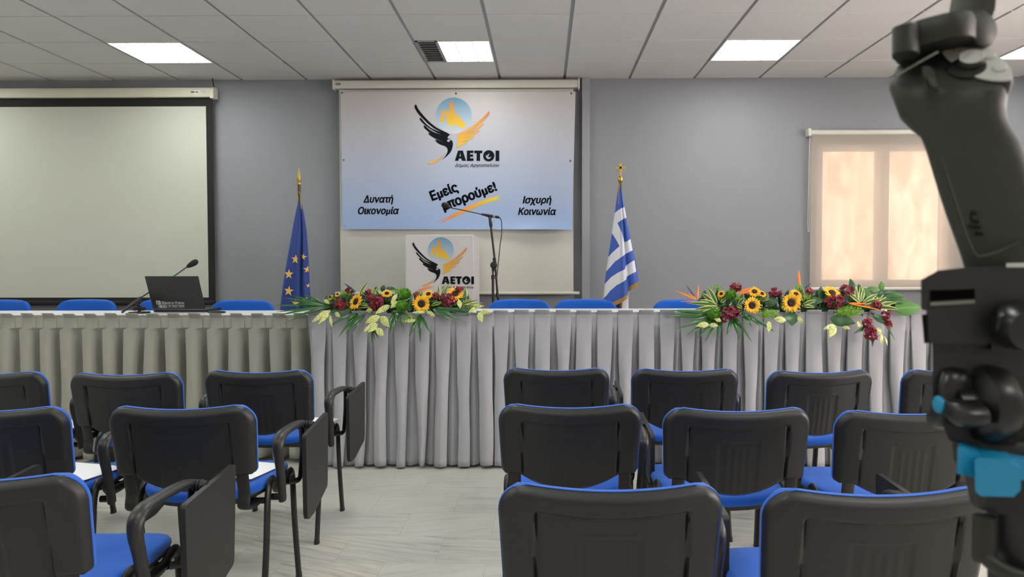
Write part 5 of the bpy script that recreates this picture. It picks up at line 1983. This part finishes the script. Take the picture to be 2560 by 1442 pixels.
# blue lever under the head
w = MB()
w.poly([(2394, 1120), (2450, 1138), (2520, 1146), (2640, 1150), (2640, 1200), (2440, 1200), (2432, 1192), (2392, 1184)], lambda p: G(p[0], p[1], -.030), thick=AY * .05)
lev = w.build('blue_ring', M['blue_clip'], tp, bevel=.002)
w = MB()
w.poly([(2436, 1150), (2448, 1144), (2520, 1150), (2552, 1170), (2552, 1225), (2535, 1242), (2452, 1240), (2438, 1228)], lambda p: G(p[0], p[1], -.036), thick=AY * .02)
w.build('blue_lever', M['blue_clip'], lev, bevel=.0025)
w = MB()
w.loft([rring(2545, 1085, 150, .024), rring(2542, 1100, 166, .0255), rring(2542, 1160, 160, .0245), rring(2545, 1200, 135, .024), rring(2545, 1262, 120, .0235)], cap=True)
w.build('collar_ring', M['tripod'], tp)

gb = thing('phone_gimbal', 'dark grey handheld phone gimbal clamped upright on the tripod head', 'gimbal', G(2500, 668))
CPL = (G(2444, 160, -.012), (AX * .10 - AY * .74 + Vector((0, 0, .66))).normalized())
# grip and head as one body: sections follow the traced silhouette
sec = [(668, 2410, 2650), (640, 2402, 2640), (600, 2388, 2626), (540, 2366, 2606), (480, 2346, 2588), (420, 2328, 2570), (370, 2313, 2550), (335, 2300, 2528), (312, 2272, 2516), (285, 2246, 2512), (250, 2233, 2516), (215, 2220, 2524), (203, 2219, 2528)]
w = MB()
rings = []
for i, (y, l, r) in enumerate(sec):
    t_ = max(0, min(1, (345 - y) / 100))
    rings.append(rring((l + r) / 2, y, (r - l) / 2, .0185 + .004 * t_, 3.0 + .3 * t_))
# the head narrows to a slanted top
c_ = [(165, 2240, 2520, .021), (140, 2256, 2500, .018), (112, 2275, 2480, .015)]
for y, l, r, dpt in c_:
    rings.append(rring((l + r) / 2, y + 10, (r - l) / 2, dpt, 3.0, tilt=.12))
for rg in rings:
    for v in rg:
        t_ = (v - CPL[0]).dot(CPL[1]) + .001
        if t_ > 0 and v.z > G(2400, 330).z:
            v -= CPL[1] * t_
w.loft(rings)
hnd = w.build('grip', M['gimbal'], gb, angle=50)
def panel_from_px0(px, py):
    """a point on the front of the head, just proud of it"""
    return G(px, py, -.0125) - AY * .004


# recessed side line and trigger switch
w = MB()
pts = [G(2352, 400, -.0165), G(2379, 480, -.0172), G(2412, 580, -.0178), G(2436, 634, -.0184), G(2458, 640, -.0188), G(2510, 622, -.0190), G(2560, 598, -.0190)]
w.tube(pts, .0008, 6, smooth=4).build('grip_seam', M['gimbal_dark'], hnd)
w = MB()
w.poly(rrect(-14, -30, 14, 30, 12), lambda p: G(2326 + p[0] + p[1] * .35, 195 + p[1], -.0255), thick=AY * .006)
tg = w.build('switch_recess', M['gimbal_dark'], hnd, bevel=.0008)
MB().poly(rrect(-9, -12, 9, 12, 7), lambda p: G(2331 + p[0] + p[1] * .35, 204 + p[1], -.0275), thick=AY * .004).build('switch', M['gimbal'], tg, bevel=.0008)
MB().tube([panel_from_px0(2346, 134), panel_from_px0(2310, 154), panel_from_px0(2262, 182), panel_from_px0(2240, 196)], .0006, 8, smooth=4).build('head_edge', M['gimbal_arm'], hnd)  # bevel highlight put in as a thin pale tube
w = MB()
put_text(w, 'dji', 0, 62, 0, -38, lambda p: G(2486 + p[0] * .36, 530 + p[0], 0) + AX * ((-62 - p[1] * .9 - p[0] * .14) * K * math.cos(TH)) - AY * .0186, bold=.02)
w.build('embossed_mark', M['gimbal_mark'], hnd, smooth=False)
# control panel: a light plate tilted up on the head
pn = (AX * .10 - AY * .74 + Vector((0, 0, .66))).normalized()
pc = G(2444, 160, -.012)
tx_ = (AX + Vector((0, 0, -.22))).normalized()
tx_ = (tx_ - pn * tx_.dot(pn)).normalized()
ty_ = pn.cross(tx_)


def panel_from_px(px, py, h=0.0):
    """the point of the panel's plane that lies on the line of sight through a pixel"""
    d = at(px, py, 1.0) - Vector((0, 0, CAMH))
    o = Vector((0, 0, CAMH))
    t_ = (pc + pn * h - o).dot(pn) / d.dot(pn)
    return o + d * t_


out = smooth2([(2352, 122), (2365, 116), (2420, 114), (2462, 117), (2494, 138), (2522, 165), (2532, 184), (2528, 200), (2505, 204), (2470, 202), (2434, 192), (2425, 186), (2440, 178), (2410, 178), (2382, 160), (2362, 140)], 3)
out = smooth2([(2352, 122), (2365, 116), (2420, 114), (2462, 117), (2494, 138), (2522, 165), (2532, 184), (2528, 200), (2505, 204), (2470, 202), (2430, 190), (2382, 159), (2362, 140)], 3)
pb = MB()
r0 = [panel_from_px(*p) for p in out]
cpx = sum(r0, Vector()) / len(r0)
pb.loft([[cpx + (p - cpx) * .9 - pn * .020 for p in r0], [cpx + (p - cpx) * 1.02 - pn * .004 for p in r0], [cpx + (p - cpx) * 1.01 for p in r0]])
hous = pb.build('control_housing', M['gimbal'], gb, angle=50)
w = MB()
w.loft([[p for p in r0], [cpx + (p - cpx) * .985 + pn * .0008 for p in r0]])
pl = w.build('control_panel', M['panel_grey'], hous, angle=50)
jc = panel_from_px(2426, 160)
w = MB()
w.lathe([(.0066, .0), (.0068, .0012), (.0064, .0042), (.0060, .0046), (.0040, .0043), (.0030, .0034), (.0001, .0032)], jc, pn, 28)
js = w.build('joystick', M['black_plastic'], pl)
MB().lathe([(.0034, .0040), (.0040, .0045), (.0058, .0050), (.0061, .0048), (.0058, .0044)], jc, pn, 28).build('joystick_ring', M['panel_grey'], js)
MB().lathe([(.0092, .0004), (.0088, .0010), (.0001, .0010)], panel_from_px(2419, 170), pn, 28).build('stick_well', M['gimbal_dark'], pl)
for (px, py, r_) in ((2470, 143, .0034), (2498, 174, .0034)):
    MB().lathe([(r_ * 1.1, .0006), (r_ * 1.1, .0014), (r_ * .9, .0022), (.0001, .0024)], panel_from_px(px, py), pn, 20).build('button', M['panel_grey'], pl)
for px, py, mm in ((2366, 129, 'led_amber'), (2384, 131, 'led_pink'), (2399, 130, 'led_pink'), (2412, 131, 'led_pink')):
    MB().lathe([(.0011, .0007), (.0011, .0011), (.0001, .0013)], panel_from_px(px, py), pn, 12).build('status_light', M[mm], pl)
# yaw motor band above the head
w = MB()
w.loft([rring(2338, 128, 100, .020, 2.6, tilt=-.14), rring(2335, 120, 104, .021, 2.6, tilt=-.14), rring(2335, 78, 104, .021, 2.6, tilt=-.10), rring(2337, 66, 98, .0200, 2.6, tilt=-.10)][::1])
w.build('yaw_motor', M['gimbal_dark'], gb, angle=50)
w = MB()
w.loft([rring(2264, 140, 34, .012, 2.4, d=-.012), rring(2264, 76, 34, .012, 2.4, d=-.012), rring(2274, 66, 24, .009, 2.4, d=-.012)])
w.build('motor_cover', M['gimbal_dark'], gb, angle=50)
rc = G(2446, 76, -.004)
rx_ = (AX * .77 - AY * .62 + Vector((0, 0, .1))).normalized()
w = MB()
w.lathe([(.0085, -.010), (.0095, -.008), (.0095, .000)], rc, rx_, 28, sy=1.0)
w.build('roll_motor', M['gimbal'], gb, angle=50)
w = MB()
w.lathe([(.0096, .0), (.0104, .0008), (.0104, .003), (.0092, .0040), (.0001, .0044)], rc, rx_, 28)
w.build('roll_cap', M['gimbal_dark'], gb, angle=40)
w = MB()
w.poly([(2384, 62), (2420, 72), (2452, 60), (2462, 20), (2470, -70), (2392, -70), (2378, 0), (2368, 56)], lambda p: G(p[0], p[1], .006), thick=AY * .012)
w.build('gimbal_arm', M['gimbal_arm'], gb, bevel=.001)
w = MB()
w.poly([(2456, 60), (2476, 56), (2488, 20), (2496, -70), (2466, -70), (2456, 10), (2444, 30), (2440, 46)], lambda p: G(p[0], p[1], -.004), thick=AY * .012)
w.build('phone_clamp_arm', M['gimbal_dark'], gb, bevel=.001)
